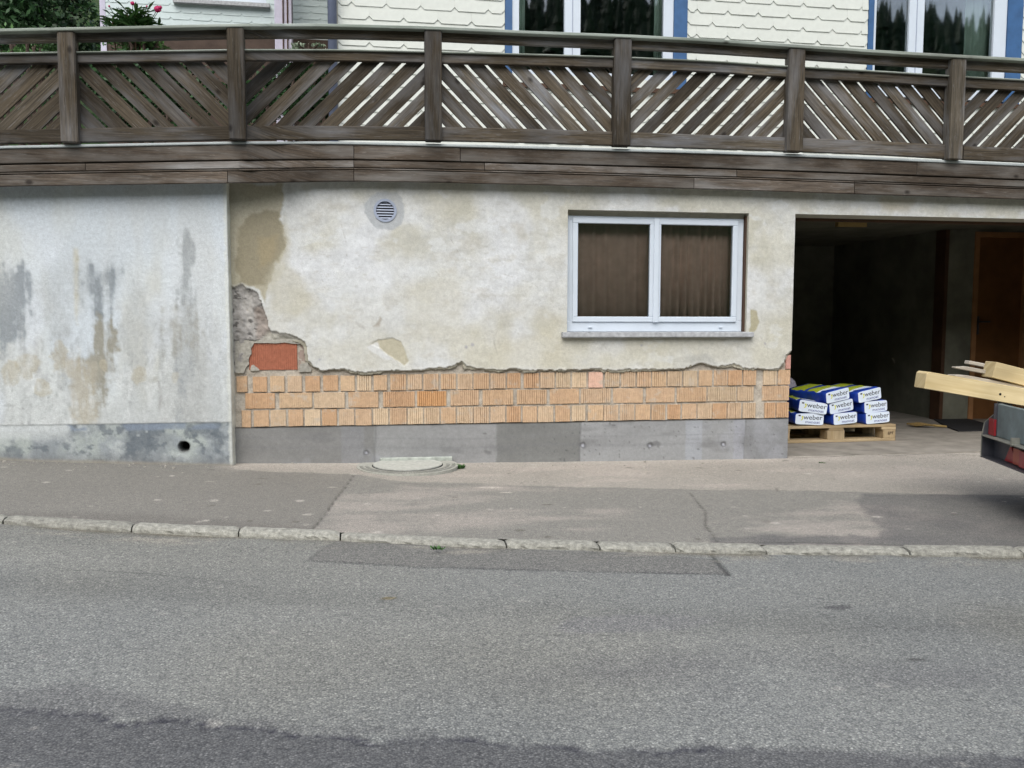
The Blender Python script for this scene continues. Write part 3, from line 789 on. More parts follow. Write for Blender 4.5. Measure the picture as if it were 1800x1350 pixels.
TONES = [(0.60, 0.365, 0.19), (0.59, 0.345, 0.175), (0.62, 0.41, 0.235), (0.60, 0.41, 0.235), (0.60, 0.37, 0.20), (0.63, 0.40, 0.21), (0.56, 0.30, 0.14)]
for row, (yl0, yl1, yr0, yr1) in ((ROW1, (662, 689.4, 649.5, 676.5)), (ROW2, (691.8, 719, 678.5, 703.5)), (ROW3, (721.5, 751, 707.5, 734))):
    for (a, b) in row:
        t = (a+b)/2; k = (t-430)/(1380-430)
        y0, y1 = yl0+(yr0-yl0)*k, yl1+(yr1-yl1)*k
        x0, x1 = on_y(a, (y0+y1)/2, 0.02)[0], on_y(b, (y0+y1)/2, 0.02)[0]
        z1, z0 = on_y(t, y0, 0.02)[2], on_y(t, y1, 0.02)[2]
        c = np.array(random.choice(TONES))*random.uniform(0.88, 0.98)*np.array((0.89, 1.02, 1.25))*0.65+np.array((0.57, 0.40, 0.255))*0.33
        if random.random() < 0.10: c = np.array((0.54, 0.42, 0.29))*random.uniform(0.9, 1.1)
        if a > 1030 and a < 1060 and row is ROW1: c = np.array((0.64, 0.42, 0.32))
        if row is ROW2 and 730 < a < 745: c = np.array((0.54, 0.31, 0.15))
        ribs = (0.0022 if t < 640 else 0.0075)*random.choice([0.5, 1, 1, 1.2])
        brick(x0, x1, z0, z1, 0.0185+random.uniform(-0.004, 0.004), ribs, c)
BRICKM = mat_objcol('old_red_clay', 0.85, 34, 0.22, 0.35)
# the old red hollow block laid bare in the corner, with its mortar cheek
pa, pb = on_y(437, 599, 0.022), on_y(523, 650, 0.022)
o = brick(pa[0], pb[0], pb[2], pa[2], 0.022, 0.0028, (0.34, 0.125, 0.075), 'hollow_block'); o['label'] = 'old red ribbed block laid bare in the torn corner'
pa, pb = on_y(524, 601, 0.03), on_y(539, 650, 0.03)
o = brick(pa[0], pb[0], pb[2], pa[2], 0.030, 0.0005, (0.30, 0.235, 0.20), 'hollow_block'); o['label'] = 'greyish mortar smeared end block'
pa, pb = on_y(1382, 624, 0.018), on_y(1391, 649, 0.018)
o = brick(pa[0], pb[0]-0.006, pb[2], pa[2], 0.016, 0.0005, (0.50, 0.27, 0.22), 'hollow_block'); o['label'] = 'red block showing at the doorway corner'

# crumbly mortar cheek over the left end of the red block
m = MB()
for pts_, y_, th_ in (([(414, 600), (428, 598), (444, 599), (446, 604), (441, 612), (442, 622), (437, 631), (438, 640), (431, 648), (428, 656), (414, 656)], 0.010, 0.025), ([(440, 598), (470, 597), (505, 596), (530, 598), (539, 604), (530, 605), (500, 602), (470, 603), (446, 603)], 0.013, 0.02), ([(441, 645), (446, 641), (452, 646), (456, 651), (440, 652)], 0.015, 0.015), ([(528, 640), (540, 636), (548, 648), (546, 654), (526, 654)], 0.012, 0.02)):
    P = wxz(pts_, y_); Pd = []
    for (a_, b_), (c_, d_) in zip(P, P[1:]+P[:1]):
        Pd += [(a_, b_), ((a_+c_)/2+random.uniform(-.005, .005), (b_+d_)/2+random.uniform(-.005, .005))]
    m.prism(Pd[::-1], (0, y_, 0), (1, 0, 0), (0, 0, 1), (0, 1, 0), th_)
m.build('mortar_cheek', mat_plain('crumbly_mortar', (0.33, 0.315, 0.275), 0.95, 0.1, 0.3, 35, bump=0.8), bld)

# cast concrete plinth
xs = seg(XL-0.02, XC-0.006, 0.010); ts = np.linspace(0, 1, 46)
X, T = np.meshgrid(xs, ts, indexing='ij')
Zm = (g(X)-0.12)*(1-T) + (zbot(X)-0.003+0.004*(vn(X*9, X*0, 3)-0.5))*T
x, z = X.ravel(), Zm.ravel()
C = np.tile(np.array([[0.30, 0.305, 0.30]]), (len(x), 1))
pxs = lambda a: on_y(a, 780, 0.01)[0]
def panel(a, b, colr, amt=1.0):
    global C
    k = ss(pxs(a)-0.006, pxs(a)+0.006, x+(fbm(x, z, 14, 3, 9)-.5)*0.01)*ss(pxs(b)+0.006, pxs(b)-0.006, x)
    C = mixc(C, colr, k*amt)
panel(405, 658, (0.235, 0.235, 0.228)); panel(600, 640, (0.27, 0.275, 0.285), 0.6); panel(662, 873, (0.30, 0.302, 0.30)); panel(873, 1020, (0.215, 0.218, 0.210))
panel(1020, 1205, (0.325, 0.33, 0.33)); panel(1205, 1235, (0.365, 0.38, 0.40)); panel(1235, 1300, (0.315, 0.32, 0.32)); panel(1290, 1310, (0.36, 0.37, 0.42), 0.5); panel(1311, 1400, (0.265, 0.27, 0.275))
C *= (0.80+0.4*fbm(x, z, 2.5, 5, 150, sy=7))[:, None]
C = mixc(C, (0.18, 0.18, 0.18), ss(0.60, 0.78, fbm(x, z, 3, 4, 151, sy=10))*0.5)
C = mixc(C, (0.40, 0.41, 0.44), ss(0.60, 0.8, fbm(x, z, 4, 4, 152))*0.4)
Yc = 0.013+(fbm(x, z, 5, 3, 153)-0.5)*0.003
for a in (660, 1020, 1310):
    k = np.exp(-((x-pxs(a)-(vn(z*9, z*0, 2)-.5)*0.01)/0.007)**2); C = mixc(C, (0.17, 0.17, 0.17), k*0.6); Yc += 0.004*k
for hz, wz in ((0.13, 0.01), (0.2, 0.006)):
    k = np.exp(-((z-g(x)-hz-(vn(x*1.5, z*0, 4)-.5)*.03)/wz)**2); C = mixc(C, (0.20, 0.20, 0.21), k*0.3)
for (a, b, r) in ((644, 796, .016), (1025, 783, .020), (1143, 783, .018), (1272, 781, .018)):
    p = on_y(a, b, 0.01); q = np.hypot(x-p[0], z-p[2])/r
    C = mixc(C, (0.12, 0.12, 0.125), ss(1.7, 0.9, q+(fbm(x, z, 40, 2, 6)-.5)*0.8)*0.75); C = mixc(C, (0.46, 0.47, 0.52), ss(0.75, 0.45, q)*0.9); Yc += 0.006*ss(1.2, 0.8, q)
for (a, b, r) in ((860, 795, .03), (1150, 781, .055), (853, 762, .012)):
    p = on_y(a, b, 0.01); C = mixc(C, (0.13, 0.13, 0.13), ss(1.2, 0.5, np.hypot((x-p[0])/r, (z-p[2])/(r*0.5))+(fbm(x, z, 40, 3, 7)-.5)*2.2)*0.6)
pit = ss(0.90, 0.95, vn(x*75, z*75, 12)); C = mixc(C, (0.11, 0.11, 0.11), pit*0.7*ss(pxs(880), pxs(1000), x))
V = np.stack([x, Yc, z], 1)
Q = grid_idx(len(xs), len(ts))[:, ::-1]
nt_ = len(ts); top = np.arange(len(xs))*nt_+nt_-1
k0 = len(V); V = np.vstack([V, np.stack([xs, np.full(len(xs), 0.068), V[top, 2]], 1)]); C = np.vstack([C, C[top]])
Q = np.vstack([Q, np.stack([top[:-1], top[1:], k0+np.arange(1, len(xs)), k0+np.arange(len(xs)-1)], 1)])
link('concrete_plinth', np_mesh('concrete_plinth', V, Q, C*0.88), bld, CONC)

# round ventilation grille
vent = MB().ring((VC[0], -0.006, VC[2]), (1, 0, 0), (0, 0, 1), (0, 1, 0), 0.066, 0.084, 0.07, 40).build('vent_grille', GREYPL, bld, False)
MB().disc((VC[0], 0.055, VC[2]), (1, 0, 0), (0, 0, 1), (0, 1, 0), 0.068, 0.004).build('duct', DARKM, vent)
for k in range(7):
    zz = -0.058+0.0195*k
    hw = math.sqrt(max(0.0001, 0.067**2-(zz+0.005)**2))
    m = MB(); m.prism([(-hw, 0), (hw, 0), (hw, 0.0095), (-hw, 0.0095)], (VC[0], 0.0+0.001, VC[2]+zz), (1, 0, 0), (0, 0.35, 0.94), (0, 0.94, -0.35), 0.002)
    m.build('slat', GREYPL, vent)

# white two-leaf window
fy0, fy1 = 0.065, 0.128
def on_win(px, py): p = on_y(px, py, fy0); return p[0], p[2]
fr = MB()
x0, x1, z0, z1 = wl+0.004, wr-0.012, wb+0.012, wt-0.038
gw = 0.058
fr.box(x0, x1, fy0, fy1, z1-0.028, z1); fr.box(x0, x1, fy0, fy1, z0, z0+0.085)
fr.box(x0, x0+gw, fy0, fy1, z0+0.085, z1-0.028); fr.box(x1-gw-0.004, x1, fy0, fy1, z0+0.085, z1-0.028)
xm = on_win(1150, 480)[0]
win = fr.bevel(0.003).build('window', PVC, bld)
def sash(xa, xb, za, zb, dy):
    m = MB(); tw = 0.042
    ya, yb = fy0-0.012-dy, fy0+0.03
    m.box(xa, xb, ya, yb, zb-tw, zb); m.box(xa, xb, ya, yb, za, za+tw); m.box(xa, xa+tw, ya, yb, za+tw, zb-tw); m.box(xb-tw, xb, ya, yb, za+tw, zb-tw)
    m.bevel(0.004)
    m.build('sash', PVC, win)
    MB().box(xa+tw-0.004, xb-tw+0.004, ya+0.018, ya+0.022, za+tw-0.004, zb-tw+0.004).build('pane', GLASS, win)
za, zb = z0+0.075, z1-0.014
sash(x0+0.048, xm+0.002, za, zb, 0.0)
sash(xm+0.006, x1-0.05, za, zb, 0.004)
MB().box(xm-0.012, xm+0.030, fy0-0.026, fy0-0.0165, za-0.004, zb+0.002).bevel(0.004).build('meeting_stile', PVC, win)
for a in (1037, 1266):
    p = on_win(a, 575)
    MB().box(p[0]-0.016, p[0]+0.016, fy0-0.012, fy0+0.001, p[1]-0.006, p[1]+0.004).bevel(0.003).build('drain_cap', PVC, win)
s0, s1 = on_y(989, 588, -0.05), on_y(1326, 588, -0.05)
sm = MB().box(s0[0], s1[0], -0.05, 0.12, wb-0.030, wb+0.010); sm.bevel(0.005, 2).jitter(0.0012)
sm.build('window_sill', SILLM, bld)
MB().box(wl+0.003, wr-0.003, 0.075, 0.125, z1+0.002, wt-0.001).build('head_filler', mat_plain('beige_filler', (0.42, 0.40, 0.34), 0.9, 0.1, 0.15, 12), bld)
# a thin dark brown strip in the joint beside the frame
MB().box(wr-0.010, wr-0.002, 0.03, 0.12, wb+0.012, wt-0.02).build('joint_strip', BROWNP, bld)

# two brown curtains behind the panes
def curtain(name, xa, xb, za, zb, Y, amp, folds, mt, label, cat='curtain', group=None):
    n = 60
    V = []; 
    for k in range(n+1):
        t = k/n; xx = xa+(xb-xa)*t
        yo = amp*math.sin(t*folds*2*math.pi+0.6)+amp*0.5*math.sin(t*folds*4.7+1)
        V += [(xx, Y+yo, za), (xx+0.004*math.sin(t*40), Y+yo*0.8, zb)]
    Q = [(2*k, 2*k+2, 2*k+3, 2*k+1) for k in range(n)]
    me = np_mesh(name, V, Q); o = link(name, me, None, mt)
    md = o.modifiers.new('cloth', 'SOLIDIFY'); md.thickness = 0.004
    tag(o, label, cat, group)
curtain('curtain', wl-0.05, xm+0.0, wb-0.05, wt+0.1, 0.195, 0.010, 9, CURT, 'flat brown curtain behind the left pane of the garage window')
curtain('curtain', xm+0.02, wr+0.05, wb-0.05, wt+0.1, 0.195, 0.016, 13, CURT, 'folded brown curtain behind the right pane of the garage window')

# inside of the garage
GL = 3.02; YB = 4.6; XS = 6.2; YD = 2.2
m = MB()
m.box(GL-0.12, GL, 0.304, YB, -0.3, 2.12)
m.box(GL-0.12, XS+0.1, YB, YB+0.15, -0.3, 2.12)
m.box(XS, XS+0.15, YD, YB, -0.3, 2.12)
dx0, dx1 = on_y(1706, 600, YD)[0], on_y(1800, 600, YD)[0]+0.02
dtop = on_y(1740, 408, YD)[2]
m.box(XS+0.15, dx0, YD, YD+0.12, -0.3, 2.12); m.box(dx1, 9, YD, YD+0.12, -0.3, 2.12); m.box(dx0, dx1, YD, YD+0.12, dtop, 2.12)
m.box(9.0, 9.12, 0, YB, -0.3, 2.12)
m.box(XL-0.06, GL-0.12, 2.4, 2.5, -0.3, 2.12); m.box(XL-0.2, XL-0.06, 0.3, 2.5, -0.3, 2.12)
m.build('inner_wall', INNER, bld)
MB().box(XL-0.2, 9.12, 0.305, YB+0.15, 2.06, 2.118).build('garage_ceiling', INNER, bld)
m = MB(); m.box(XC+0.005, XE-0.005, 0.265, 0.33, ZLINT-0.02, ZLINT+0.1); m.build('door_track', BROWNP, bld)
d = MB().box(dx0+0.055, dx1-0.055, YD+0.03, YD+0.075, -0.02, dtop-0.055, 'z').build('door', DOORM, bld)
m = MB(); m.box(dx0, dx0+0.055, YD-0.015, YD+0.1, -0.03, dtop-0.055, 'z'); m.box(dx1-0.055, dx1, YD-0.015, YD+0.1, -0.03, dtop-0.055, 'z'); m.box(dx0, dx1, YD-0.015, YD+0.1, dtop-0.055, dtop)
m.build('door_frame', mat_plain('door_frame_brown', (0.32, 0.16, 0.07), 0.6, 0.3, 0.2, 6), d)
px_ = dx0+0.10
m = MB(); m.box(px_-0.012, px_+0.012, YD+0.022, YD+0.03, 0.92, 1.12); m.tube([(px_, YD+0.03, 1.06), (px_, YD-0.02, 1.06), (px_+0.11, YD-0.022, 1.06)], 0.009)
m.build('handle', TRSTEEL, d)
m = MB(); m.box(XS-0.045, XS-0.003, YD-0.02, YD+0.15, -0.03, 2.05, 'z'); m.build('corner_board', BROWNP, bld)
m = MB(); m.box(GL-0.1, 9.1, 0.121, YB, -0.35, -0.024); tag(m.build('garage_floor', mat_plain('dusty_concrete_floor', (0.24, 0.22, 0.19), 0.9, 0.2, 0.25, 5, bump=0.2)), kind='structure')

# ------------------------------------------------------------------ the stained wall on the left
lw = empty('stained_wall', (-1.8, YLW, 0.1))
tag(lw, 'white rendered wall with grey damp streaks and a peeling blue grey base band', 'wall')
XR = float((on_y(405, 400, YLW)[0]+on_y(403, 800, YLW)[0])/2)
xs = np.concatenate([seg(-9, -3.0, 0.1)[:-1], seg(-3.0, XR, 0.007)])
zs = np.concatenate([seg(-0.1, 0.5, 0.006)[:-1], seg(0.5, 2.12, 0.0085)])
X, Zm = np.meshgrid(xs, zs, indexing='ij')
x, z = X.ravel(), Zm.ravel()
n1 = fbm(x, z, 5, 5, 201); n2 = fbm(x, z, 24, 3, 202)
sn = fbm(x, z, 7, 4, 203, sy=1.3)
C = np.tile(np.array([[0.555, 0.600, 0.640]]), (len(x), 1))
C = mixc(C, (0.57, 0.59, 0.575), ss(0.42, 0.62, fbm(x, z, 1.6, 4, 204, sy=0.8))*0.8)
C = mixc(C, (0.58, 0.56, 0.47), ss(0.50, 0.68, fbm(x, z, 2.6, 5, 205, sy=1.1))*0.45*ss(1.75, 1.1, z))
C = mixc(C, (0.61, 0.66, 0.70), ss(0.55, 0.72, fbm(x, z, 3.5, 4, 206, sy=1.5))*0.6)
C = mixc(C, (0.42, 0.42, 0.41), ss(0.56, 0.74, sn)*0.5*ss(1.6, 0.8, z))
C = mixc(C, (0.36, 0.37, 0.38), ss(0.60, 0.74, fbm(x, z, 18, 4, 207, sy=12))*0.5*ss(1.5, 0.7, z))
drip = fbm(x, z, 22, 3, 240, sy=2.0)
mott = ss(0.30, 0.62, 0.55*fbm(x, z, 30, 4, 241, sy=14)+0.45*drip)
low = ss(1.5, 0.7, z)
C = mixc(C, (0.40, 0.415, 0.415), ss(0.48, 0.66, fbm(x, z, 2.6, 4, 234, sy=1.2))*ss(1.75, 1.2, z)*0.55)
C = mixc(C, (0.63, 0.67, 0.72), ss(0.50, 0.64, fbm(x, z, 2.2, 4, 235, sy=0.9))*ss(1.9, 1.5, z)*0.6)
C = mixc(C, (0.30, 0.31, 0.31), ss(0.50, 0.72, fbm(x, z, 9, 4, 231, sy=2.2))*low*0.55*np.clip(0.2+mott, 0, 1))
C = mixc(C, (0.20, 0.205, 0.20), ss(0.66, 0.76, fbm(x, z, 34, 3, 232, sy=20))*low*0.28)
C = mixc(C, (0.62, 0.64, 0.64), ss(0.58, 0.70, fbm(x, z, 13, 4, 233, sy=6))*low*0.5)
def lblot(pts, colr, soft, wobble, amt):
    global C
    s = sdist(x, z, wxz(pts, YLW)) + (n1-0.5)*wobble*1.5 + (n2-0.5)*wobble*0.8 + (drip-0.5)*wobble*1.2
    C = mixc(C, colr, ss(-soft, soft*1.5, s)*amt*np.clip(0.48+0.85*mott, 0, 1))
GB = (0.235, 0.26, 0.28); BR = (0.28, 0.265, 0.215)
lblot([(-60, 470), (70, 478), (74, 540), (60, 560), (50, 600), (-60, 620)], GB, 0.05, 0.20, 0.85)
lblot([(138, 480), (160, 464), (205, 466), (207, 485), (196, 520), (188, 570), (160, 560), (150, 520)], GB, 0.045, 0.14, 0.92)
lblot([(160, 560), (190, 565), (208, 600), (210, 650), (200, 690), (180, 730), (165, 680), (150, 640)], BR, 0.04, 0.16, 0.9)
lblot([(130, 440), (138, 440), (137, 570), (132, 560)], (0.50, 0.46, 0.34), 0.02, 0.03, 0.6)
lblot([(120, 640), (165, 640), (160, 745), (128, 745)], (0.42, 0.39, 0.32), 0.05, 0.16, 0.8)
lblot([(322, 425), (328, 412), (334, 425), (337, 500), (342, 560), (350, 600), (345, 650), (330, 700), (328, 745), (312, 745), (312, 690), (305, 620), (315, 550), (320, 480)], GB, 0.018, 0.07, 0.85)
lblot([(290, 560), (330, 540), (360, 600), (340, 640), (300, 620)], BR, 0.05, 0.15, 0.7)
lblot([(275, 668), (282, 668), (286, 700), (283, 722), (277, 722), (278, 695)], (0.26, 0.25, 0.24), 0.008, 0.015, 0.7)
lblot([(255, 662), (278, 660), (280, 674), (262, 676)], BR, 0.02, 0.04, 0.6)
lblot([(345, 660), (400, 640), (402, 745), (350, 745)], (0.44, 0.46, 0.46), 0.06, 0.25, 0.6)
for (a, b, ra, rb) in ((18, 655, 13, 20), (50, 640, 18, 18), (75, 683, 10, 16), (105, 635, 15, 25), (182, 641, 7, 9), (245, 660, 12, 16), (310, 660, 10, 10)):
    p = on_y(a, b, YLW); q = np.hypot((x-p[0])/(ra/235), (z-p[2])/(rb/235)) + (n1-0.5)*1.9 + (n2-0.5)*0.9
    C = mixc(C, (0.42, 0.385, 0.30), ss(1.05, 0.75, q)*0.62*np.clip(0.4+mott, 0, 1))
C = mixc(C, (0.50, 0.51, 0.50), ss(0.52, 0.7, fbm(x, z, 4.2, 3, 230, sy=0.7))*0.35)
# dado band
ZD = lambda xx: np.interp(xx, [on_y(0, 748, YLW)[0], on_y(405, 742, YLW)[0]], [on_y(0, 748, YLW)[2], on_y(405, 742, YLW)[2]])
below = ZD(x)-z + (n2-0.5)*0.004
dd = ss(-0.004, 0.004, below)
band = dd*ss(0.055, 0.035, below+(n1-0.5)*0.02)
CD = np.array([[0.275, 0.300, 0.315]])*(0.75+0.5*fbm(x, z, 6, 4, 210))[:, None]
CD = mixc(CD, (0.40, 0.435, 0.41), ss(0.45, 0.66, fbm(x, z, 4.5, 5, 211))*0.75)
CD = mixc(CD, (0.13, 0.15, 0.17), ss(0.52, 0.70, fbm(x, z, 6.5, 5, 212))*0.75)
CD = mixc(CD, (0.13, 0.15, 0.17), ss(0.54, 0.66, fbm(x, z, 20, 4, 216))*0.7)
CD = mixc(CD, (0.50, 0.53, 0.53), ss(0.58, 0.72, fbm(x, z, 9, 5, 213))*0.6)
CD = mixc(CD, (0.20, 0.21, 0.22), ss(0.10, 0.02, z-g(x)+(n1-.5)*0.08)*0.6)
C = C*(1-dd[:, None]) + CD*dd[:, None]
C = mixc(C, (0.21, 0.25, 0.31), band*ss(0.30, 0.42, fbm(x, z, 5, 3, 214))*0.85)
lp = ss(on_y(150, 760, YLW)[0], on_y(110, 760, YLW)[0], x+(n1-.5)*0.3)*dd
C = mixc(C, (0.55, 0.575, 0.575), lp*ss(0.18, 0.02, below)*ss(0.35, 0.5, fbm(x, z, 6, 3, 215))*0.9)
# pale corner strip and the pipe hole
C = mixc(C, (0.64, 0.65, 0.60), ss(XR-0.03, XR-0.012, x+(n2-.5)*0.02)*0.6)
hp = on_y(323, 786, YLW); hq = np.hypot(x-hp[0], z-hp[2]) + (n2-0.5)*0.012
C = mixc(C, (0.10, 0.10, 0.10), ss(0.055, 0.036, hq)*0.8)
Yw = YLW + (fbm(x, z, 1.7, 3, 220)-0.5)*0.012 + (n1-0.5)*0.005 + (n2-0.5)*0.002 - 0.004*(1-dd)
Yw = Yw + 0.12*ss(0.040, 0.031, hq)
C = mixc(C, (0.015, 0.015, 0.015), ss(0.036, 0.028, hq))
C = mixc(C, (0.30, 0.27, 0.22), ss(0.03, 0.005, z-g(x)+(n1-.5)*0.03)*0.7)
V = np.stack([x, Yw, z], 1); Q = grid_idx(len(xs), len(zs))[:, ::-1]
nz = len(zs); last = (len(xs)-1)*nz+np.arange(nz)
rag = (fbm(zs*0, zs, 14, 4, 222)-0.5)*0.012
k0 = len(V)
for off_, yy_ in ((0.003, YLW+0.012), (0.006, YLW+0.10), (0.007, 0.06)):
    V = np.vstack([V, np.stack([XR+off_+rag*(off_/0.007), np.full(nz, yy_), zs], 1)])
    cst = np.tile(np.array([[0.62, 0.62, 0.55]]), (nz, 1))*(0.75+0.5*fbm(zs*0+3, zs, 8, 4, 223))[:, None]
    C = np.vstack([C, cst])
prev = last
for s_ in range(3):
    cur = k0+s_*nz+np.arange(nz)
    Q = np.vstack([Q, np.stack([prev[:-1], prev[1:], cur[1:], cur[:-1]], 1)])
    prev = cur
link('render_coat', np_mesh('render_coat', V, Q, C*np.array([[0.98, 0.985, 0.975]])), lw, LEFTPL)
MB().box(-9, XR-0.01, 0.05, 0.30, -0.3, 2.12).build('wall_core', bpy.data.materials['masonry_core'], lw)

# ------------------------------------------------------------------ timber terrace edge above
def lin(pts): 
    a = np.array(pts, float)
    return lambda q: float(np.interp(q, a[:, 0], a[:, 1]))
# measured heights along the fascia (photo columns), continued straight outside the frame
ftop = lin([(-900, 316), (-400, 286), (0, 260), (210, 256), (420, 252), (600, 252), (760, 256), (930, 260), (1095, 265), (1250, 269), (1400, 274), (1550, 280), (1685, 286), (1800, 291), (2400, 322)])
fbot = lin([(-900, 352), (-400, 339), (0, 327), (210, 324), (420, 321), (620, 318), (760, 320), (930, 324), (1095, 328), (1250, 332), (1400, 337), (1550, 342), (1685, 346), (1800, 350), (2400, 372)])
def dY(q):
    """the terrace edge steps forward where it passes over the stained wall"""
    t = min(1, max(0, (q-418)/(540-418)))
    return -0.15*(1-t*t*(3-2*t))
terr = empty('timber_terrace', (1.0, YF, 2.1))
tag(terr, 'weathered brown board fascia of a raised terrace running above the plaster walls', 'terrace')
def fboard(pa, pb, ta, tb, Y, th, mt, name, parent, n=None, top=None, bot=None):
    """long board between fractions ta..tb of the fascia height, following its slight bow"""
    n = n or max(2, int((pb-pa)/60))
    Y0_ = Y
    top = top or ftop; bot = bot or fbot
    bm = bmesh.new(); uvl = bm.loops.layers.uv.new('UVMap')
    uo = random.uniform(0, 30); rows = []
    for k in range(n+1):
        q = pa+(pb-pa)*k/n
        a, b = top(q), bot(q); Y = Y0_ + dY(q)
        P0 = on_y(q, a+(b-a)*ta, Y); P1 = on_y(q, a+(b-a)*tb, Y)
        xx = (P0[0]+P1[0])/2
        rows.append([bm.verts.new((xx, Y+th, P1[2])), bm.verts.new((xx, Y+0.003, P1[2])), bm.verts.new((xx, Y, P1[2]+0.004)), bm.verts.new((xx, Y, P0[2]-0.004)), bm.verts.new((xx, Y+0.003, P0[2])), bm.verts.new((xx, Y+th, P0[2]))])
    for A, B in zip(rows[:-1], rows[1:]):
        for k in range(6):
            j = (k+1) % 6
            f = bm.faces.new([A[k], A[j], B[j], B[k]])
            for l in f.loops:
                c = l.vert.co; l[uvl].uv = (c.x+uo, c.z+c.y*0.7+uo)
    bm.faces.new(rows[0][::-1]); bm.faces.new(rows[-1])
    bmesh.ops.recalc_face_normals(bm, faces=bm.faces)
    me = bpy.data.meshes.new(name); bm.to_mesh(me); bm.free()
    return link(name, me, parent, mt)
G = 1.2
for (ta, tb, Y, cuts) in ((0.03, 0.41, YF, [-900, -250, 622, 809, 1612, 2400]), (0.45, 0.635, YF+0.004, [-900, 150, 622, 852, 1295, 2000, 2400]), (0.655, 0.69, YF+0.002, [-900, 622, 1502, 2400]), (0.71, 1.0, YF, [-900, 400, 622, 1220, 1502, 2400])):
    for a, b in zip(cuts[:-1], cuts[1:]):
        fboard(a+G/2, b-G/2, ta, tb, Y+random.uniform(-0.002, 0.002), 0.03, WOODF, 'fascia_board', terr)
fboard(-900, 2400, 0.0, 1.0, YF+0.032, 0.02, BROWNB, 'fascia_backing', terr, 40)
ztr = 2.12
m = MB(); m.box(-9, 9.1, YF+0.054, 12, ztr, 2.24); m.box(-9, -0.98, YF-0.096, YF+0.053, ztr, 2.239); tag(m.build('terrace_floor', mat_plain('terrace_slab', (0.35, 0.34, 0.32), 0.9, 0.2, 0.2)), kind='structure')
flt = lambda q: ftop(q)-3.6
flb = lambda q: ftop(q)+1.0
for a, b in ((-900, 190), (190, 905), (905, 1506), (1506, 2400)):
    fboard(a, b, 0, 1, YF-0.012, 0.05, ZINC, 'edge_flashing', terr, None, flt, flb)

# ------------------------------------------------------------------ railing
rail = empty('terrace_railing', (1.0, YF, 2.4))
tag(rail, 'dark weathered timber railing with diagonal slats in alternating directions along the terrace edge', 'railing')
YP0, YP1 = -0.15, -0.065      # posts
YR0, YR1 = -0.102, -0.066     # rails
YS0, YS1 = -0.062, -0.040     # slats
captop = lin([(-900, 76), (-400, 62), (0, 50), (210, 46), (400, 41.5), (560, 41), (760, 46), (930, 54), (1095, 60), (1250, 68), (1400, 78), (1550, 88), (1685, 96), (1800, 102), (2400, 140)])
off = lambda f, d, k=0.0: (lambda q: f(q)+d+k*(q-900))
midtop = lin([(-900, 122), (-400, 107), (0, 92), (210, 89), (415, 86), (600, 86), (760, 90), (930, 94), (1095, 99), (1250, 106), (1400, 116), (1550, 124), (1685, 133), (1800, 139), (2400, 172)])
bbot = lin([(-900, 292), (-400, 270), (0, 253), (115, 251), (415, 246), (600, 246), (762, 248), (930, 251), (1095, 257), (1250, 262), (1400, 267), (1550, 273), (1685, 281), (1800, 286), (2400, 316)])
POSTS = [(-500, 31), (-188, 31), (118, 31), (415, 30), (762, 30), (1095, 30), (1401, 28), (1685, 26), (1944, 25), (2190, 24)]
for a, b in ((-620, 440), (440, 1412), (1412, 2300)):
    fboard(a, b, 0, 1, YP0-0.012, 0.12, CAPW, 'handrail_cap', rail, None, captop, off(captop, 5.5))
for i, (p, wdt) in enumerate(POSTS):
    YP = YP0+dY(p)
    a = on_y(p-wdt/2, 150, YP)[0]; b = on_y(p+wdt/2, 150, YP)[0]
    zt = on_y(p, captop(p)+6.3, YP)[2]; zb_ = on_y(p, bbot(p)-1, YP)[2]
    if i == len(POSTS)-1: zt -= 0.002
    m = MB(); m.box(a, b, YP, YP+YP1-YP0, zb_, zt, 'z'); m.bevel(0.006, 2)
    o = m.build('post', WOOD, rail)
tmp_top = off(captop, 8)
def poly_clip(strip, quad):
    """Sutherland-Hodgman clip of a strip by a convex quad (counter-clockwise)"""
    P = strip
    n = len(quad)
    for i in range(n):
        ax, ay = quad[i]; bx, by = quad[(i+1) % n]
        ins = lambda p: (bx-ax)*(p[1]-ay)-(by-ay)*(p[0]-ax) >= -1e-9
        O = []
        for k in range(len(P)):
            c, d_ = P[k], P[(k+1) % len(P)]
            ic, id_ = ins(c), ins(d_)
            if ic: O.append(c)
            if ic != id_:
                n1_ = (bx-ax)*(c[1]-ay)-(by-ay)*(c[0]-ax); n2_ = (bx-ax)*(d_[1]-ay)-(by-ay)*(d_[0]-ax)
                t = n1_/(n1_-n2_); O.append((c[0]+(d_[0]-c[0])*t, c[1]+(d_[1]-c[1])*t))
        P = O
        if len(P) < 3: return None
    return P
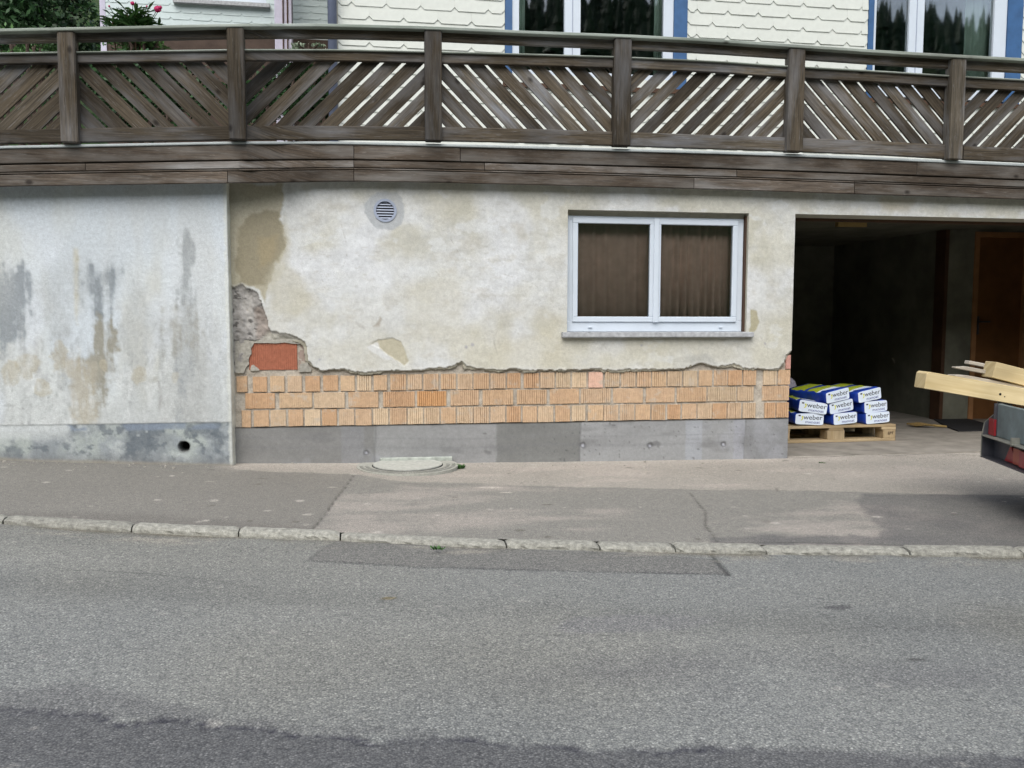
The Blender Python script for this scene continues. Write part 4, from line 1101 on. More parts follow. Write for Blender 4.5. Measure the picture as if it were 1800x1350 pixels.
for i, ((p, wp), (q, wq)) in enumerate(zip(POSTS[:-1], POSTS[1:])):
    a, b = p+wp/2-4, q-wq/2+4
    fboard(a, b, 0, 1, YR0, 0.036, WOOD, 'top_rail', rail, 5, off(captop, 6), off(captop, 25))
    fboard(a, b, 0, 1, YR0-0.02, 0.075, CAPW, 'rail_cap', rail, 5, midtop, off(midtop, 2.6))
    fboard(a, b, 0, 1, YR0, 0.036, WOOD, 'mid_rail', rail, 5, off(midtop, 3.2), off(midtop, 20))
    fboard(a, b, 0, 1, YR0, 0.036, WOOD, 'bottom_board', rail, 5, off(bbot, -25), off(bbot, -1))
    YS = YS0 + dY((a+b)/2)
    A = on_y(a, midtop(a)+12, YS); B = on_y(b, midtop(b)+12, YS); Cq = on_y(b, bbot(b)-12, YS); Dq = on_y(a, bbot(a)-12, YS)
    quad = [(Dq[0], Dq[2]), (Cq[0], Cq[2]), (B[0], B[2]), (A[0], A[2])]
    sgn = -1 if i % 2 == 0 else 1            # 1: rising to the right
    x0, x1 = A[0], B[0]; h = A[2]-Dq[2]
    pitch = 0.155*(1.0 if i < 3 else 0.985); slat_w = 0.093 if i < 3 else 0.0845
    d2 = np.array([1, sgn])/math.sqrt(2); nrm = np.array([-d2[1], d2[0]])
    c0 = np.array([(x0+x1)/2, (A[2]+B[2]+Cq[2]+Dq[2])/4])
    zc = c0[1]; ks = int((x1-x0+h)/pitch/2)+2
    ph = random.uniform(-0.3, 0.3)
    for k in range(-ks, ks+1):
        mid = np.array([c0[0]+(k+ph)*pitch, zc])
        hw = slat_w/2*random.uniform(0.97, 1.03)
        st_ = [tuple(mid+d2*s1_*1.2+nrm*s2_*hw) for s1_, s2_ in ((-1, -1), (1, -1), (1, 1), (-1, 1))]
        if sgn < 0: pass
        P = poly_clip(st_, quad)
        if not P: continue
        area = abs(sum(P[t][0]*P[(t+1) % len(P)][1]-P[(t+1) % len(P)][0]*P[t][1] for t in range(len(P))))/2
        if area < 0.0006: continue
        m = MB(); m.prism(P, (0, YS+random.uniform(0, 0.004), 0), (1, 0, 0), (0, 0, 1), (0, 1, 0), 0.02, tuple(d2))
        m.build('slat', WOOD, rail)

# ------------------------------------------------------------------ the shingled house above
YH = 2.0
house = empty('shingled_house', (3.2, YH, 2.24))
tag(house, 'cream shingled house with blue framed windows standing behind the terrace railing', 'house')
hx0 = on_y(590, 30, YH)[0]
def win_px(L): return [on_y(a, 60, YH)[0] for a in L]
w1 = win_px([887, 900, 910, 992, 1020, 1157, 1168, 1183, 1207]); w2 = win_px([1524, 1534, 1537, 1597, 1623, 1742, 1748, 1768, 1795])
zwb1 = on_y(1000, 150, YH)[2]; zwt = 4.6
zwb2 = zwb1 - 0.02
m = MB()
for a, b in ((hx0, w1[0]), (w1[8], w2[0]), (w2[8], 9.0)):
    m.box(a, b, YH+0.02, YH+0.28, 2.24, 7.0)
for ww in (w1, w2):
    m.box(ww[0], ww[8], YH+0.02, YH+0.28, 2.24, zwb1-0.003); m.box(ww[0], ww[8], YH+0.02, YH+0.28, zwt, 7.0)
m.build('house_wall', mat_plain('house_backing', (0.45, 0.44, 0.38), 0.9, 0.1, 0.1), house)
MB().box(hx0, 9.0, 7.0, 7.2, 2.24, 7.0).build('rear_wall', INNER, house)
MB().box(8.8, 9.0, YH+0.285, 7.0, 2.24, 7.0).build('end_wall', INNER, house)
MB().box(hx0+0.2, 8.8, YH+0.285, 7.0, 4.7, 4.9).build('room_ceiling', INNER, house)
MB().box(hx0, hx0+0.2, YH+0.285, 7.0, 2.24, 7.0).build('end_wall', INNER, house)
m = MB(); m.prism([(hx0-0.5, 6.9), (9.5, 6.9), (9.5, 7.1), (hx0-0.5, 7.1)], (0, YH-0.6, 0), (1, 0, 0), (0, 0, 1), (0, 1, 0), 6.0)
m.build('roof', BROWNB, house)
sw = (on_y(679, 20, YH)[0]-on_y(618, 20, YH)[0])
p0 = on_y(650, 12, YH); rh = p0[2]-on_y(650, 35.3, YH)[2]
def shingle_mesh(name, w_, h_, c):
    m = MB(); g_ = 0.0003
    P = [(-w_/2+g_, c), (-w_/2+g_+c*1.0, 0), (w_/2-g_-c*1.0, 0), (w_/2-g_, c), (w_/2-g_, h_), (-w_/2+g_, h_)]
    an = np.array([0, 1, 0.0]); az = np.array([0, 0.075, 1.0])
    m.prism(P, (0, -0.017, 0), (1, 0, 0), az, an, 0.0085)
    return m.mesh(name)
SH = shingle_mesh('shingle', sw, rh+0.055, 0.035)
SH.materials.append(SHINGM)
xn0 = on_y(618, 12, YH)[0]
def clipped_shingle(xa, xb, zc_, wfull, hh, c, Yp):
    m = MB(); 
    P = [(xa, c), (xa+c, 0), (xb-c, 0), (xb, c), (xb, hh), (xa, hh)] if xb-xa > 2.2*c else [(xa, 0), (xb, 0), (xb, hh), (xa, hh)]
    m.prism(P, (0, Yp-0.017, zc_), (1, 0, 0), (0, 0.075, 1.0), (0, 1, 0), 0.0085)
    return m.mesh('shingle')
def lay_shingles(parent, Yp, mesh, w_, h_, c, xnotch, zrow, krange, x_lo, x_hi, holes, base):
    for k in krange:
        zz = zrow - k*h_
        ph = 0.0 if k % 2 == 0 else 0.5
        n0 = int(math.floor((x_lo-xnotch)/w_))-1; n1_ = int(math.ceil((x_hi-xnotch)/w_))+1
        for n in range(n0, n1_):
            xa = xnotch+(n+ph)*w_; xb = xa+w_
            segs = [(max(xa, x_lo), min(xb, x_hi))]
            for (ha, hb, za_, zb_) in holes:
                if zz+h_*0.6 > za_ and zz < zb_:
                    ns = []
                    for s_, e_ in segs:
                        if e_ <= ha or s_ >= hb: ns.append((s_, e_)); continue
                        if s_ < ha: ns.append((s_, ha))
                        if e_ > hb: ns.append((hb, e_))
                    segs = ns
            for s_, e_ in segs:
                if e_-s_ < 0.03: continue
                v = random.uniform(0.985, 1.012); bb = [q*v for q in base]
                if abs((e_-s_)-w_) < 1e-6:
                    o = link('shingle', mesh, parent)
                    o.location = ((s_+e_)/2, Yp+random.uniform(-0.001, 0.001), zz)
                    o.rotation_euler = (0, random.uniform(-0.003, 0.003), 0)
                else:
                    o = link('shingle', clipped_shingle(s_+0.0003, e_-0.0003, zz, w_, h_+0.055, c, Yp), parent, SHINGM)
                o.color = (*bb, 1)
holes = [(w1[0], w1[8], zwb1, zwt), (w2[0], w2[8], zwb2, zwt)]
krow = int((p0[2]-2.25)/rh)+1
lay_shingles(house, YH, SH, sw, rh, 0.035, xn0, p0[2], range(-1, krow), hx0+0.02, 6.9, holes, (0.60, 0.625, 0.58))
# the upper storey out of the frame: the same courses joined
m = MB()
for k in range(-krow+1, 18):
    zz = p0[2]+k*rh; ph = 0.0 if k % 2 == 0 else 0.5; c = 0.035
    lo_ = hx0+0.02 if k >= 2 else 6.903
    for n in range(-2, 30):
        xa = xn0+(n+ph)*sw
        sg = [(max(xa, lo_), min(xa+sw, 8.99))]
        for h_ in holes:
            if zz < h_[3] and zz+rh*0.6 > h_[2]:
                sg = [q for s_, e_ in sg for q in (((s_, e_),) if e_ <= h_[0] or s_ >= h_[1] else ((s_, h_[0]), (h_[1], e_)))]
        for s_, e_ in sg:
            if e_-s_ < 0.03: continue
            P = [(s_, c), (s_+c, 0), (e_-c, 0), (e_-0.0005, c), (e_-0.0005, rh+0.055), (s_, rh+0.055)] if e_-s_ > 2.2*c else [(s_, 0), (e_, 0), (e_, rh+0.055), (s_, rh+0.055)]
            m.prism(P, (0, YH-0.017, zz), (1, 0, 0), (0, 0.075, 1), (0, 1, 0), 0.0085)
o = m.build('upper_shingles', SHINGM, house); o['kind'] = 'stuff'; o.color = (0.60, 0.625, 0.58, 1)
for ww, flip in ((w1, 0), (w2, 1)):
    fr = MB()
    zb0, zb1 = zwb1+0.03, zwb1+0.03+0.10
    fr.box(ww[1], ww[2]+0.012, YH-0.005, YH+0.06, zb1, zwt-0.1); fr.box(ww[6]-0.012, ww[7], YH-0.005, YH+0.06, zb1, zwt-0.1)
    fr.box(ww[3], ww[4], YH-0.005, YH+0.06, zb1, zwt-0.1); fr.box(ww[1], ww[7], YH-0.004, YH+0.06, zb0, zb1); fr.box(ww[1], ww[7], YH-0.004, YH+0.06, zwt-0.1, zwt-0.01)
    W = fr.build('window', PVC, house)
    for a, b in ((ww[0], ww[1]), (ww[7], ww[8])):
        MB().box(a+0.003, b-0.001, YH-0.02, YH+0.03, zwb1, zwt, 'z').build('blue_trim', BLUEP, W)
    MB().box(ww[0]-0.02, ww[8]+0.02, YH-0.05, YH+0.02, zwb1-0.045, zwb1-0.004).build('window_sill', BROWNP, W)
    for a, b in ((ww[2]+0.010, ww[3]+0.002), (ww[4]-0.002, ww[6]-0.010)):
        MB().box(a, b, YH+0.022, YH+0.027, zb1-0.004, zwt-0.095).build('pane', GLASS, W)
    MB().box((ww[3]+ww[4])/2-0.004, (ww[3]+ww[4])/2+0.004, YH-0.009, YH-0.0055, zb1, zwt-0.1).build('meeting_joint', GREYPL, W)
curtain('curtain', w1[2]-0.02, on_y(926, 60, YH)[0], zwb1+0.1, 4.5, YH+0.12, 0.012, 2, CURTG, 'pale green curtain at left edge of the upstairs window nearest the downpipe')
curtain('curtain', w1[5]-0.0, w1[6]+0.03, zwb1+0.1, 4.5, YH+0.12, 0.012, 2, CURTG, 'pale green curtain at right edge of the upstairs window nearest the downpipe')
curtain('curtain', on_y(1712, 60, YH)[0], w2[6]+0.03, zwb1+0.1, 4.5, YH+0.14, 0.012, 3, CURTG, 'pale green curtain in the upstairs window above the garage doorway')

# lower wing farther back, whiter and finer shingles
YA = 6.0
ann = empty('shingled_annex', (-1.5, YA, 2.24))
tag(ann, 'white shingled lower wing set back behind the flowering plant and the downpipe', 'building')
ax0, ax1 = on_y(186, 20, YA)[0], on_y(588, 20, YA)[0]
zab = on_y(400, 62, YA)[2]
MB().box(ax0-0.03, ax1+0.3, YA+0.02, YA+0.3, zab, 7.0).build('annex_wall', mat_plain('annex_backing', (0.5, 0.53, 0.52), 0.9, 0.1), ann)
MB().box(ax0-0.03, ax1+0.3, YA+0.0, YA+0.3, 2.24, zab).build('annex_base', BROWNB, ann)
MB().box(on_y(176, 20, YA)[0], ax0, YA-0.02, YA+0.3, zab-0.35, 7.0, 'z').build('corner_trim', POSTM, ann)
aw = on_y(323, 20, YA)[0]-on_y(287, 20, YA)[0]
q0 = on_y(300, 10, YA); ah = q0[2]-on_y(300, 22, YA)[2]
SHA = shingle_mesh('shingle', aw, ah+0.055, 0.026); SHA.materials.append(SHINGM)
lay_shingles(ann, YA, SHA, aw, ah, 0.03, q0[0], q0[2], range(-3, int((q0[2]-zab)/ah)+1), ax0, ax1+0.2, [(on_y(308, 2, YA)[0], on_y(472, 2, YA)[0], on_y(390, 4, YA)[2], 9)], (0.52, 0.60, 0.60))
sl = on_y(306, 3, YA); sr = on_y(475, 3, YA)
aw_ = MB().box(sl[0]+0.05, sr[0]-0.05, YA-0.01, YA+0.06, sl[2]+0.02, sl[2]+0.10).build('window', PVC, ann)
MB().box(sl[0], sr[0], YA-0.09, YA+0.02, sl[2]-0.03, sl[2]+0.018).build('window_sill', SILLM, aw_)
MB().box(sl[0]+0.05, sr[0]-0.05, YA+0.0, YA+0.05, sl[2]+0.101, sl[2]+1.2).build('pane', DARKM, aw_)

pz0, pz1 = on_y(499, 30, 5.6)[0]-0.11, on_y(499, 30, 5.6)[0]+0.11
m = MB(); m.box(pz0, pz1, 5.5, 5.7, 2.24, 6.5, 'z'); m.bevel(0.01)
pp = m.build('porch_post', POSTM); tag(pp, 'pale lilac square porch post in front of the annex shingles', 'post')
for dx_ in (-0.02, 0.035):
    MB().tube([((pz0+pz1)/2+dx_, 5.485, 2.3), ((pz0+pz1)/2+dx_+0.03, 5.485, 6.4)], 0.009).build('cable', BROWNP, pp)
dp = on_y(584, 30, YH-0.1)
m = MB(); m.tube([(dp[0], YH-0.1, 2.24), (dp[0], YH-0.1, 6.9)], 0.042, 16)
pipe = m.build('downpipe', PIPEM, None, True); tag(pipe, 'dark blue grey rain downpipe at the corner of the cream shingled house', 'pipe')
for zz in (2.9, 3.3, 5.0):
    m = MB(); m.ring((dp[0], YH-0.1, zz), (1, 0, 0), (0, 1, 0), (0, 0, 1), 0.041, 0.047, 0.03, 16); m.box(dp[0]-0.008, dp[0]+0.008, YH-0.05, YH+0.03, zz, zz+0.03); m.build('pipe_clip', PIPEM, pipe)

# ------------------------------------------------------------------ planting on the terrace and slopes
def leaf_cloud(name, n, sampler, size, mt, flat=0.35, seed=1):
    """many small leaf-sized faces"""
    rng = np.random.default_rng(seed)
    P, dens = sampler(rng, n)
    n = len(P)
    d1 = rng.normal(size=(n, 3)); d1 /= np.linalg.norm(d1, axis=1)[:, None]
    d2 = np.cross(d1, rng.normal(size=(n, 3))); d2 /= np.linalg.norm(d2, axis=1)[:, None]
    L = size*rng.uniform(0.6, 1.4, (n, 1)); Wd = L*flat
    V = np.stack([P-d1*L, P+d2*Wd, P+d1*L, P-d2*Wd], 1).reshape(-1, 3)
    Q = np.arange(4*n).reshape(-1, 4)
    t = np.repeat(np.clip(dens, 0, 1), 4)
    return np_mesh(name, V, Q, np.stack([t, t, t], 1), None, False)
def ell(c, r, clump=0.25):
    c = np.array(c); r = np.array(r)
    def f(rng, n):
        k = max(6, n//130)
        cc = rng.normal(size=(k, 3)); cc /= np.linalg.norm(cc, axis=1)[:, None]; cc *= rng.uniform(0.35, 0.9, (k, 1))
        idx = rng.integers(0, k, n)
        P = cc[idx] + rng.normal(size=(n, 3))*clump*0.5
        tone = rng.uniform(0, 1, k)[idx]*0.6+rng.uniform(0, 0.4, n)
        return c+P*r, tone
    return f
def bush(name, label, cat, c, r, n, size, mt, seed, trunk=True, group=None):
    root = empty(name, (c[0], c[1], 2.24)); tag(root, label, cat, group)
    link('foliage', leaf_cloud('foliage', n, ell(c, r), size, mt, 0.4, seed), root, mt)
    m = MB()
    for k in range(5):
        a = k*1.26; m.tube([(c[0]+0.05*math.cos(a), c[1]+0.05*math.sin(a), 2.2), (c[0]+r[0]*0.3*math.cos(a), c[1]+r[1]*0.3*math.sin(a), c[2]), (c[0]+r[0]*0.5*math.cos(a), c[1]+r[1]*0.5*math.sin(a), c[2]+r[2]*0.6)], [0.03, 0.02, 0.006], 6)
    m.build('stem', BROWNB, root)
# planted bank rising behind the stained wall
xs = np.linspace(-30, -2.9, 60); ys = np.linspace(3.0, 40, 60)
X, Y = np.meshgrid(xs, ys, indexing='ij')
Zs = 2.22+np.clip(Y-6.5, 0, 100)*0.55*ss(-3.0, -7, X)+(fbm(X, Y, 0.5, 4, 300)-0.5)*0.5*ss(3, 5, Y)
tag(link('garden_bank', np_mesh('garden_bank', np.stack([X.ravel(), Y.ravel(), Zs.ravel()], 1), grid_idx(60, 60)), None, SOIL), kind='structure')
pL = lambda a, b, Y: tuple(on_y(a, b, Y))
bush('broadleaf_shrub', 'tall dark green shrub at the far left edge behind the railing', 'shrub', pL(-20, -10, 7.6), (1.1, 0.8, 1.9), 5200, 0.055, LEAFD, 11)
bush('broadleaf_shrub', 'dark green shrub between the far left shrub and the annex corner', 'shrub', pL(95, 10, 8.0), (0.85, 0.8, 1.5), 5200, 0.05, LEAFD, 12)
bush('low_shrub', 'small bright green shrub low behind the first full railing panel', 'shrub', pL(45, 80, 4.6), (0.55, 0.35, 0.22), 1600, 0.03, LEAFM, 13)
bush('low_shrub', 'small green shrub below the flowering peony behind the railing', 'shrub', pL(250, 84, 4.4), (0.42, 0.3, 0.22), 1500, 0.028, LEAFM, 14)
bush('pale_flower_clump', 'low clump of pale leaves between the porch post and the downpipe', 'plant', pL(540, 84, 3.6), (0.24, 0.15, 0.07), 500, 0.018, mat_leaf('pale_leaves', (0.12, 0.20, 0.10), (0.5, 0.55, 0.46)), 15)
bush('low_shrub', 'dense dark shrub behind the slats at the foot of the porch post', 'shrub', pL(500, 165, 2.6), (0.75, 0.25, 0.36), 3600, 0.035, LEAFD, 16)
bush('low_shrub', 'dense dark shrub behind the slats below the peony', 'shrub', pL(250, 160, 2.8), (1.05, 0.25, 0.40), 4200, 0.035, LEAFD, 17)
# peony
pc = on_y(232, 30, 4.6)
peo = empty('peony', (pc[0], 4.6, 2.24)); tag(peo, 'bushy peony with slender leaves and magenta flowers in front of the white annex', 'plant')
V = []; T_ = []; rng = np.random.default_rng(5)
stem = MB()
for k in range(60):
    a = rng.uniform(0, 2*math.pi); rr = rng.uniform(0.05, 0.30); top = pc[2]+rng.uniform(-0.10, 0.10)-rr*0.25
    bx, by = pc[0]+0.08*math.cos(a), 4.6+0.08*math.sin(a)
    tx, ty = pc[0]+rr*math.cos(a), 4.6+rr*math.sin(a)
    stem.tube([(bx, by, 2.24), ((bx+tx)/2, (by+ty)/2, (2.24+top)/2+0.1), (tx, ty, top)], [0.006, 0.005, 0.003], 5)
    for q in range(13):
        b = rng.uniform(0, 2*math.pi); L = rng.uniform(0.12, 0.24); zz = top-rng.uniform(0, 0.25)
        d = np.array([math.cos(b), math.sin(b), rng.uniform(-0.1, 0.9)]); d /= np.linalg.norm(d)
        s_ = np.cross(d, [0, 0, 1]); s_ /= np.linalg.norm(s_)+1e-9
        P0 = np.array([tx, ty, zz]); P1 = P0+d*L*0.55; P2 = P0+d*L+np.array([0, 0, -0.03])
        V += [P0, P1+s_*0.019, P2, P1-s_*0.019]; T_ += [rng.uniform(0, 1)]*4
link('foliage', np_mesh('foliage', np.array(V), np.arange(len(V)).reshape(-1, 4), np.stack([T_]*3, 1), None, False), peo, LEAFM)
stem.build('stem', BROWNP, peo)
for (a, b, r) in ((277, 16, 0.036), (233, 6, 0.022), (258, 11, 0.010), (192, 11, 0.011), (282, 13, 0.018)):
    p = on_y(a, b, 4.55); bm = bmesh.new()
    bmesh.ops.create_icosphere(bm, subdivisions=3, radius=r)
    for v in bm.verts: v.co *= 1+0.28*math.sin(9*v.co.x/r+5*v.co.z/r)*math.sin(7*v.co.y/r)
    me = bpy.data.meshes.new('flower'); bm.to_mesh(me); bm.free()
    o = link('flower', me, peo, PINK); o.location = p
    MB().tube([tuple(p), (p[0]*0.6+pc[0]*0.4, 4.6, pc[2]-0.08), (pc[0], 4.6, 2.5)], 0.004, 5).build('flower_stalk', LEAFM, peo)

# wooded hill across the road, seen mirrored in the upstairs panes
xs = np.linspace(-160, 160, 90); ts = np.linspace(0, 1, 24)
X, T = np.meshgrid(xs, ts, indexing='ij')
Yh = -26-T*75; Zh = -0.6+T**0.8*(35+10*fbm(X, X*0, 0.02, 3, 310))+(fbm(X, Yh, 0.08, 3, 311)-0.5)*3*T
tag(link('wooded_hill', np_mesh('wooded_hill', np.stack([X.ravel(), Yh.ravel(), Zh.ravel()], 1), grid_idx(90, 24)[:, ::-1]), None, SOIL), kind='structure')
rng = np.random.default_rng(3); V = []; Q = []; Tn = []
for k in range(2200):
    xx = rng.uniform(-120, 150); t = rng.uniform(0.25, 1.0)**0.7
    yb = -26-t*75; zb_ = -0.6+t**0.8*(35+10*float(fbm(xx, 0, 0.02, 3, 310)))
    H = rng.uniform(3.0, 6.5); W_ = H*rng.uniform(0.15, 0.24); tn = rng.uniform(0, 1)
    for tier in range(7):
        z0_ = zb_-1+H*tier/7.5; r0 = W_*(1-tier/7.6)*rng.uniform(0.85, 1.15); n = 7; k0 = len(V); a0 = rng.uniform(0, 6)
        V.append((xx, yb, z0_+H*0.26)); Tn.append(tn*0.7+0.3)
        for q in range(n):
            a = a0+q*2*math.pi/n; rr = r0*rng.uniform(0.7, 1.25)
            V.append((xx+rr*math.cos(a), yb+rr*math.sin(a), z0_-rng.uniform(0, 0.3))); Tn.append(tn*0.5)
        for q in range(n): Q.append((k0, k0+1+q, k0+1+(q+1) % n))
tag(link('hillside_forest', np_mesh('hillside_forest', V, Q, np.stack([Tn]*3, 1), None, False), None, CONIF), 'dark conifer forest on the hill across the road', 'forest', None, 'stuff')

# ------------------------------------------------------------------ manhole
pl_, pr_ = ground(627, 821), ground(805, 822)
mr = (pr_[0]-pl_[0])/2*1.0
mc = np.array([(pl_[0]+pr_[0])/2, ground(715, 838)[1]+mr, 0.0]); mc[2] = float(g(mc[0]))+0.008
man = empty('manhole_cover', tuple(mc)); tag(man, 'round manhole cover dusted with pale mortar at the foot of the concrete plinth', 'manhole cover')
amax = math.asin(min(0.98, (-0.012-mc[1])/mr))      # the plinth cuts off the back of the frame
def cut_disc(r, n=48):
    out_ = []
    for k in range(n):
        a = 2*math.pi*k/n
        p_ = (r*math.cos(a), r*math.sin(a)); out_.append((p_[0], min(p_[1], -0.010-mc[1])))
    return out_
m = MB()
P = cut_disc(mr, 64); m.prism(P, (mc[0], mc[1], mc[2]-0.02), (1, 0, 0), (0, 1, 0), (0, 0, 1), 0.030)
m.build('manhole_frame', IRON, man)
P = cut_disc(mr*0.70, 64); MB().prism(P, (mc[0], mc[1], mc[2]+0.011), (1, 0, 0), (0, 1, 0), (0, 0, 1), 0.0015).build('joint_ring', DARKM, man)
P = cut_disc(mr*0.68, 64); P = [(a, min(b, -0.013-mc[1])) for a, b in P]
MB().prism(P, (mc[0], mc[1], mc[2]+0.0125), (1, 0, 0), (0, 1, 0), (0, 0, 1), 0.008).build('lid', mat_plain('dusty_lid', (0.40, 0.405, 0.365), 0.9, 0.2, 0.2, 30, bump=0.3), man)
m = MB()
for k in range(60):
    a = math.pi+math.pi*(k+0.5)/60
    for rr in (0.77, 0.88):
        e = np.array([math.cos(a), math.sin(a)])
        m.obox((mc[0]+e[0]*mr*rr, mc[1]+e[1]*mr*rr, mc[2]+0.0095), (e[0], e[1], 0), (-e[1], e[0], 0), (0, 0, 1), mr*0.065, mr*0.030, 0.0045)
m.build('tread_rib', mat_plain('dark_iron', (0.23, 0.23, 0.205), 0.8, 0.3, 0.3, 40), man)
# a strip of old mortar behind the manhole
m = MB(); a = on_y(668, 808, 0.0); b = on_y(795, 806, 0.0)
m.box(a[0], b[0], -0.012, 0.02, float(g(0.3))-0.02, float(on_y(795, 802, 0)[2])); m.bevel(0.004).jitter(0.003)
tag(m.build('mortar_strip', mat_plain('pale_mint_mortar', (0.36, 0.385, 0.345), 0.9, 0.2, 0.25, 20, bump=0.4)), 'pale strip of mortar between the manhole cover and the concrete plinth', 'mortar strip')
def tuft(px, py, n, r, h, label, seed):
    p = ground(px, py); rng = np.random.default_rng(seed); V = []; T_ = []
    for k in range(n):
        a = rng.uniform(0, 2*math.pi); q = rng.uniform(0, r); b0 = np.array([p[0]+q*math.cos(a), min(-0.004, p[1]+q*0.6*math.sin(a)), float(g(p[0]))])
        d = np.array([math.cos(a)*0.6, math.sin(a)*0.6-0.1, rng.uniform(0.4, 1.0)]); d /= np.linalg.norm(d); L = h*rng.uniform(0.5, 1.2)
        s_ = np.cross(d, rng.normal(size=3)); s_ /= np.linalg.norm(s_); wd = L*0.22
        V += [b0, b0+d*L*0.6+s_*wd, b0+d*L, b0+d*L*0.6-s_*wd]; T_ += [rng.uniform(0, 0.7)]*4
    o = link('weed', np_mesh('weed', np.array(V), np.arange(len(V)).reshape(-1, 4), np.stack([T_]*3, 1), None, False), None, LEAFM)
    tag(o, label, 'weed')
tuft(803, 824, 140, 0.05, 0.035, 'small green weed at the right rim of the manhole cover', 1)
tuft(770, 966, 60, 0.03, 0.02, 'tiny green weed in the gutter below the granite kerb', 2)
tuft(1445, 814, 40, 0.03, 0.012, 'small dark tuft on the pavement before the pallet', 3)
# scattered grit along the wall foot
m = MB()
for k in range(420):
    xx = random.uniform(-2.5, 4.4); yy_ = (YLW if xx < XR else 0.0)-abs(random.gauss(0, 0.13))-0.008
    if xx > XC: yy_ = random.uniform(-0.5, 0.3)
    r = min(0.010, 0.0018+random.expovariate(500)); zz = float(g(xx))
    m.prism([(r*math.cos(t)*random.uniform(0.7, 1.2), r*math.sin(t)) for t in (0, 1.2, 2.5, 3.8, 5.1)], (xx, yy_, zz-0.002), (1, 0, 0), (0, 1, 0), (0.1, 0.1, 1), r*1.2)
tag(m.build('grit', mat_plain('plaster_crumbs', (0.34, 0.32, 0.28), 0.95, 0.1, 0.3, 30)), 'crumbs of plaster and grit along the wall foot', 'rubble', None, 'stuff')

# ------------------------------------------------------------------ pallet and cement bags
zf = -0.024
def gfloor(px, py):
    d = ray(px, py); return CAM + d*((zf-CAM[2])/d[2])
pR = gfloor(1574, 774.5); pLft = gfloor(1389, 779.5)
pd = (pR-pLft); pd[2] = 0; pd /= np.linalg.norm(pd); pn = np.array([-pd[1], pd[0], 0])
up = np.array([0, 0, 1.0])
PO = pR - pd*1.2
pal = empty('pallet', tuple(PO+pd*0.6+pn*0.4)); tag(pal, 'pale wooden pallet just inside the garage doorway carrying blue and white bags', 'pallet')
bh = 0.16
def pboard(a0, b0, c0, a, b, c, name, gr=(1, 0)):
    MB().obox(PO+pd*a0+pn*b0+up*c0, pd, pn, up, a, b, c, gr).bevel(0.003).build(name, PALLETW, pal)
for b0 in (0.0, 0.3275, 0.655):
    pboard(0, b0, 0.0, 1.2, 0.145, 0.024, 'bottom_board')
for a0, wa in ((0, 0.145), (0.515, 0.17), (1.075, 0.125)):
    for b0 in (0.0, 0.33, 0.66):
        pboard(a0, b0+0.002, 0.0245, wa, 0.138, 0.082, 'block', (0, 1))
for a0 in (0, 0.5275, 1.055):
    MB().obox(PO+pd*a0+up*0.107, pd, pn, up, 0.145, 0.80, 0.022).build('stringer', PALLETW, pal)
for b0 in (0.0, 0.17, 0.34, 0.51, 0.68):
    pboard(0, b0, 0.1295, 1.2, 0.12, 0.024, 'deck_board')
ztop = zf+0.1535
mk = PO+pd*1.118+up*0.06-pn*0.0012
def text_mesh(body, size, mt):
    cu = bpy.data.curves.new('t', 'FONT'); cu.body = body; cu.size = size; cu.extrude = 0.0006; cu.resolution_u = 3
    ob = bpy.data.objects.new('t', cu); COL.objects.link(ob)
    dg_ = bpy.context.evaluated_depsgraph_get(); dg_.update()
    me = bpy.data.meshes.new_from_object(ob.evaluated_get(dg_)); me.name = 'lettering'
    bpy.data.objects.remove(ob); bpy.data.curves.remove(cu)
    me.materials.clear(); me.materials.append(mt)
    return me
STAMP = text_mesh('EPT', 0.036, BROWNB)
o = link('stamp', STAMP, pal); o.matrix_basis = Matrix(((pd[0], 0, -pn[0], mk[0]), (pd[1], 0, -pn[1], mk[1]), (0, 1, 0, mk[2]), (0, 0, 0, 1)))
TXT1 = text_mesh('weber', 0.062, INKK); TXT2 = text_mesh('mxnoat', 0.036, INKB)
w1t = max(v.co.x for v in TXT1.vertices); w2t = max(v.co.x for v in TXT2.vertices)
BW, BHt, BL = 0.262, 0.106, 0.52
